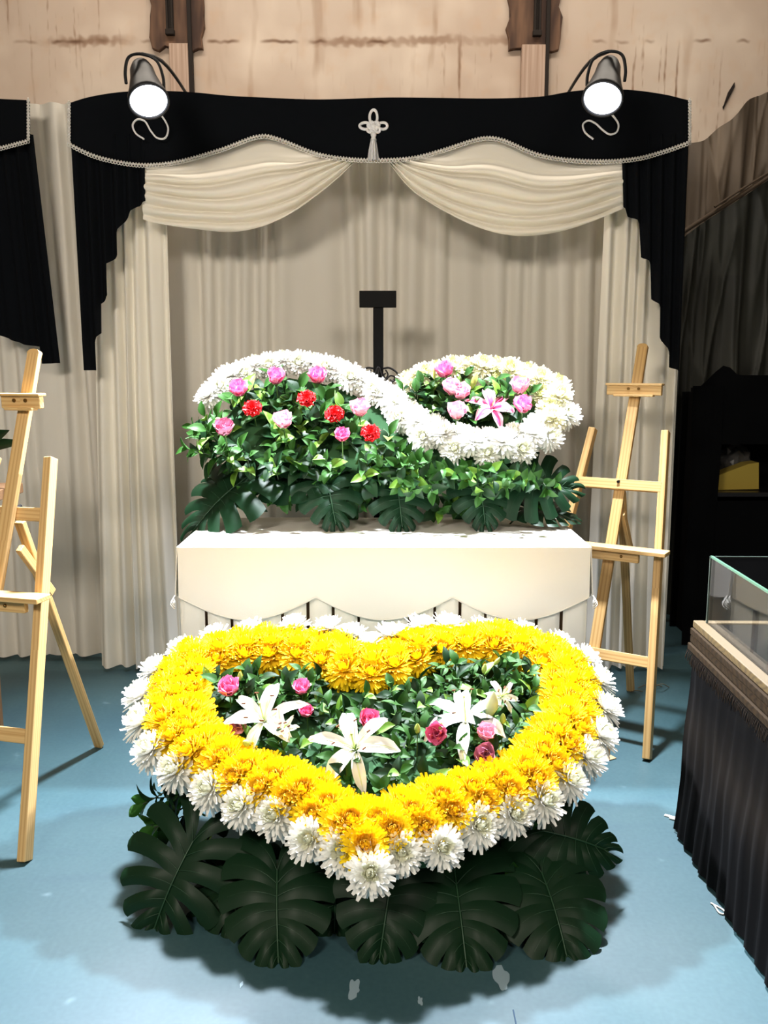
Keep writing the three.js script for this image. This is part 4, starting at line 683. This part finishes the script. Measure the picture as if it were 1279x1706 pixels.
[['pink', 399, 659, 'pink rose nearest the left end of the white arch'], ['pink', 460, 639, 'pink rose highest at the left, under the white arch'], ['pink', 530, 638, 'pink rose under the top of the white arch, right of the higher red carnation'], ['pale', 473, 712, 'pale pink rose low in the middle of the left greenery'], ['dusk', 375, 724, 'dusky mauve rose at the lower left corner of the S'], ['pale', 600, 692, 'pale pink rose right of the third red carnation'], ['deep', 570, 734, 'small deep pink rose left of the rightmost red carnation'], ['pink', 739, 628, 'pink rose against the upper edge of the right loop'], ['pale', 752, 657, 'pale pink rose left of the pink lily'], ['pale', 766, 664, 'pale pink rosebud touching the pink lily on its left'], ['pale', 760, 697, 'pale pink rose at the bottom of the right loop'], ['pink', 870, 686, 'pink rose right of the pink lily'], ['pale', 864, 655, 'small pale rose close to the cream band at right']].forEach(([c, x, y, l]) => rose(c, sp(x, y, 0.075), SV, l, c === 'deep' ? 1.1 : 1.4));
[[421, 682, 'red carnation nearest the left of the S'], [511, 666, 'highest red carnation under the white arch'], [557, 692, 'third red carnation from the left in the S'], [617, 723, 'rightmost red carnation beside the white diagonal band']].forEach(([x, y, l], i) => place('carnation', 3, k => carnationProto(k + 2), sp(x, y, 0.085), V(0, 0.62, 0.78), l, 'flower', null, 1, 'red_carnation'));
lily('pink stargazing lily inside the right loop of the S', 'pink', sp(818, 682, 0.05), V(0.05, 0.62, 0.78), 0.8, true, 0.105);
bud('long pale green lily bud above the pink lily', sp(785, 648, 0.06), V(0.3, 1, 0.2), 0.075, 0.013);
bud('green bud standing left of the pink lily', sp(772, 664, 0.06), V(0, 1, 0.2), 0.035, 0.009);
bud('small bud above the deep pink rose of the S', sp(570, 722, 0.06), V(0, 1, 0.2), 0.026, 0.007);
bud('greenish bud against the cream band left of the upper pink rose', sp(723, 632, 0.08), V(0, 1, 0.1), 0.045, 0.007);
bud('green bud at the left end of the S above the mauve rose', sp(368, 700, 0.03), V(-0.5, 0.2, 0.6), 0.03, 0.009);
// monstera leaves on the table
const TG = 'monstera leaves on the table';
const TL = (x, y, x2, y2, D = 3.56, D2 = 3.47) => [at(x, y, D), at(x2, y2, D2)];
monstera('left monstera leaf on the table, shining in the lamp light', TG, ...TL(412, 796, 340, 862, 3.6, 3.54), V(-0.1, 1, 0.6), 1.3, 51, M.monstera, M.rib, 0.06, 0.75);
monstera('second monstera leaf from left on the table', TG, ...TL(541, 788, 560, 875), V(0, 0.9, 0.7), 1.0, 53, M.monstera, M.rib, 0.06, 0.75);
monstera('third monstera leaf from left on the table', TG, ...TL(660, 796, 670, 876), V(0, 0.9, 0.7), 1.05, 57, M.monstera, M.rib, 0.06, 0.75);
monstera('shaded monstera leaf under the white loop on the table', TG, ...TL(798, 796, 808, 872), V(0, 0.8, 0.8), 1.05, 59, M.monstera, M.rib, 0.06, 0.5);
monstera('monstera leaf standing upright at the right end of the S', TG, at(862, 806, 3.55), at(950, 812, 3.55), V(0, 0.5, 0.9), 1.1, 61, M.monstera, M.rib, 0.1, 0.8);
monstera('monstera leaf hanging over the right corner of the table', TG, ...TL(880, 848, 968, 868, 3.6, 3.56), V(0, 1, 0.35), 0.85, 67, M.monstera, M.rib, 0.03, 0.5);
monstera('monstera leaf rising behind the two left table leaves', TG, at(470, 792, 3.62), at(540, 800, 3.54), V(0, 0.8, 0.7), 1.15, 71, M.monstera, M.rib, 0.1);
monstera('small monstera leaf at the far left rear of the table', TG, at(410, 792, 3.74), at(348, 806, 3.7), V(0, 0.8, 0.7), 1.1, 73, M.monstera, M.rib, 0.1, 0.4);
for (let i = 0; i < 36; i++) sprig('tall', at(lerp(395, 905, (i + 0.5) / 36), i % 2 ? rr(786, 806) : rr(815, 845), i % 2 ? 3.66 : 3.68), V(rr(-0.5, 0.5), rr(-0.1, 0.5), 1), 'leafy sprig behind the monstera leaves on the table', 'sprigs behind the table leaves', 0.85);
for (let i = 0; i < 8; i++) sprig('full', sp(rr(630, 720), rr(725, 765), -0.1), V(rr(-0.4, 0.4), rr(0, 0.5), 1), 'leafy sprig under the middle of the white diagonal', 'sprigs under the white diagonal', 0.95);

// ───────────────────────── small things ─────────────────────────
{ // potted plant on a stool behind the left easel
  const D = 3.35, s = at(-8, 812, D), t = thing('plant_stand', 'brown wooden plant stand behind the left easel', 'stand', [s.x - 0.1, 0, -D]);
  part('top_board', box(0.3, 0.04, 0.28, 0, s.y - 0.02, 0), M.shelfWood, t);
  for (const [x, z] of [[-1, -1], [1, -1], [-1, 1], [1, 1]]) part('leg', box(0.03, s.y - 0.04, 0.03, x * 0.06 - 0.06, (s.y - 0.04) / 2, z * 0.1), M.shelfWood, t);
  const p = thing('potted_plant', 'dark leaved plant in a dark pot at the left edge', 'plant', [s.x - 0.1, s.y, -D]);
  part('pot', new THREE.LatheGeometry([[0, 0], [0.07, 0], [0.09, 0.11], [0.1, 0.115], [0.1, 0.13], [0.085, 0.13], [0.08, 0.11], [0, 0.1]].map(a => new THREE.Vector2(...a)), 20), M.pot, p);
  const lg = leafGeo(0.25, 0.06, 0.25, 0.25);
  for (let i = 0; i < 9; i++) { const l = part('leaf', lg, M.leafDark, p); l.position.set(0, 0.11, 0); l.rotation.order = 'YXZ'; l.rotation.y = i < 2 ? 1.35 + i * 0.3 : i * 0.72 + 1.9; l.rotation.x = i < 2 ? -0.62 + i * 0.22 : -0.8 - (i % 3) * 0.2; l.rotation.z = i < 2 ? -0.9 : 0; }
}
{ const p = onFloor(1118, 1362), s = []; s.push(box(0.045, 0.003, 0.012, 0, 0.0025, 0, 0), box(0.03, 0.003, 0.01, 0.012, 0.004, 0.012, 0)); const m = solo('paper_scrap', s, M.paper, 'white paper scrap by the rear corner of the black case', 'scrap'); m.position.copy(p); m.rotation.y = -0.6; }
{ const p = onFloor(1195, 1516), m = solo('plastic_clip', [tube([V(0, 0.003, -0.03), V(0.012, 0.003, 0.01), V(0.006, 0.003, 0.025), V(-0.006, 0.003, 0.02), V(0.002, 0.004, -0.02)], 0.0025, 20, 5)], M.paper, 'white plastic clip on the floor beside the black case', 'clip'); m.position.copy(p); m.rotation.y = 0.3; }
{ const p = onFloor(1000, 1262), m = solo('cardboard_piece', [box(0.09, 0.04, 0.012, 0, 0.02, 0, 0.002), box(0.09, 0.004, 0.04, 0, 0.003, 0.02, 0.001)], M.card, 'brown cardboard piece beside the heart\'s right rim', 'cardboard'); m.position.copy(p); m.rotation.y = 0.5; }
{ const p = onFloor(1082, 1150), a = [[-0.1, 0.03, 0, 0.06, 0.005], [-0.05, -0.02, 0.02, 0.12, 0.02], [0, 0, 0.03, 0.1, 0.03]].map(([x, z, y, l, k]) => tube([V(x, 0.004, z), V(x + l * 0.4, 0.012 + y, z + k), V(x + l, 0.004, z - k)], 0.0022, 10, 4)); const m = solo('dry_twig', a, M.twig, 'dry twigs on the dark floor behind the right easel', 'twig'); m.position.copy(p); }
solo('floor_seam', box(0.003, 0.001, 0.55, 0.305, 0.0007, -1.6, 0), std(0x27445c, 0.8), 'thin dark seam in the blue floor at the bottom', 'seam').rotation.y = 0;
{ const r = mulberry(8); [[835, 1630, 0.05], [590, 1650, 0.035], [402, 1640, 0.012], [700, 1668, 0.015]].forEach(([x, y, R], i) => { const p = onFloor(x, y), s = new THREE.Shape(); for (let k = 0; k < 26; k++) { const a = k / 26 * 6.28, q = R * (0.7 + 0.35 * noise(Math.cos(a) * 1.3 + i * 5, Math.sin(a) * 1.3) * 1.6); k ? s.lineTo(Math.cos(a) * q * 0.5, Math.sin(a) * q * 1.3) : s.moveTo(q * 0.5, 0); }
  solo('paint_splash', new THREE.ExtrudeGeometry(s, { depth: 0.0008, bevelEnabled: false }).rotateX(-Math.PI / 2).translate(p.x, 0.0004, p.z), std(0x8aa2ae, 0.7), ['largest pale paint splash on the floor at bottom right of centre', 'pale paint splash on the floor below the heart\'s tip', 'tiny pale paint spot on the floor at bottom left', 'small pale paint spot between the two larger splashes'][i], 'splash'); }); }

// tell the sprigs of one zone apart by counting them from the left, front half and rear half apart
{ const zones = {}; scene.children.forEach(o => { if (o.name.startsWith('leafy_sprig')) (zones[o.userData.label] ??= []).push(o); });
  for (const [text, list] of Object.entries(zones)) { if (list.length < 2) continue; const zs = list.map(o => o.position.z).sort((a, b) => a - b), m = zs[zs.length >> 1];
    for (const [nm, sub] of [['front', list.filter(o => o.position.z >= m)], ['rear', list.filter(o => o.position.z < m)]]) sub.sort((a, b) => a.position.x - b.position.x).forEach((o, i) => { o.userData.label = `${text}, ${ord(i)} from left, ${nm} row`; }); } }
scene.traverse(o => { if (o.isMesh) { o.castShadow = true; o.receiveShadow = true; } });
renderer.render(scene, camera);
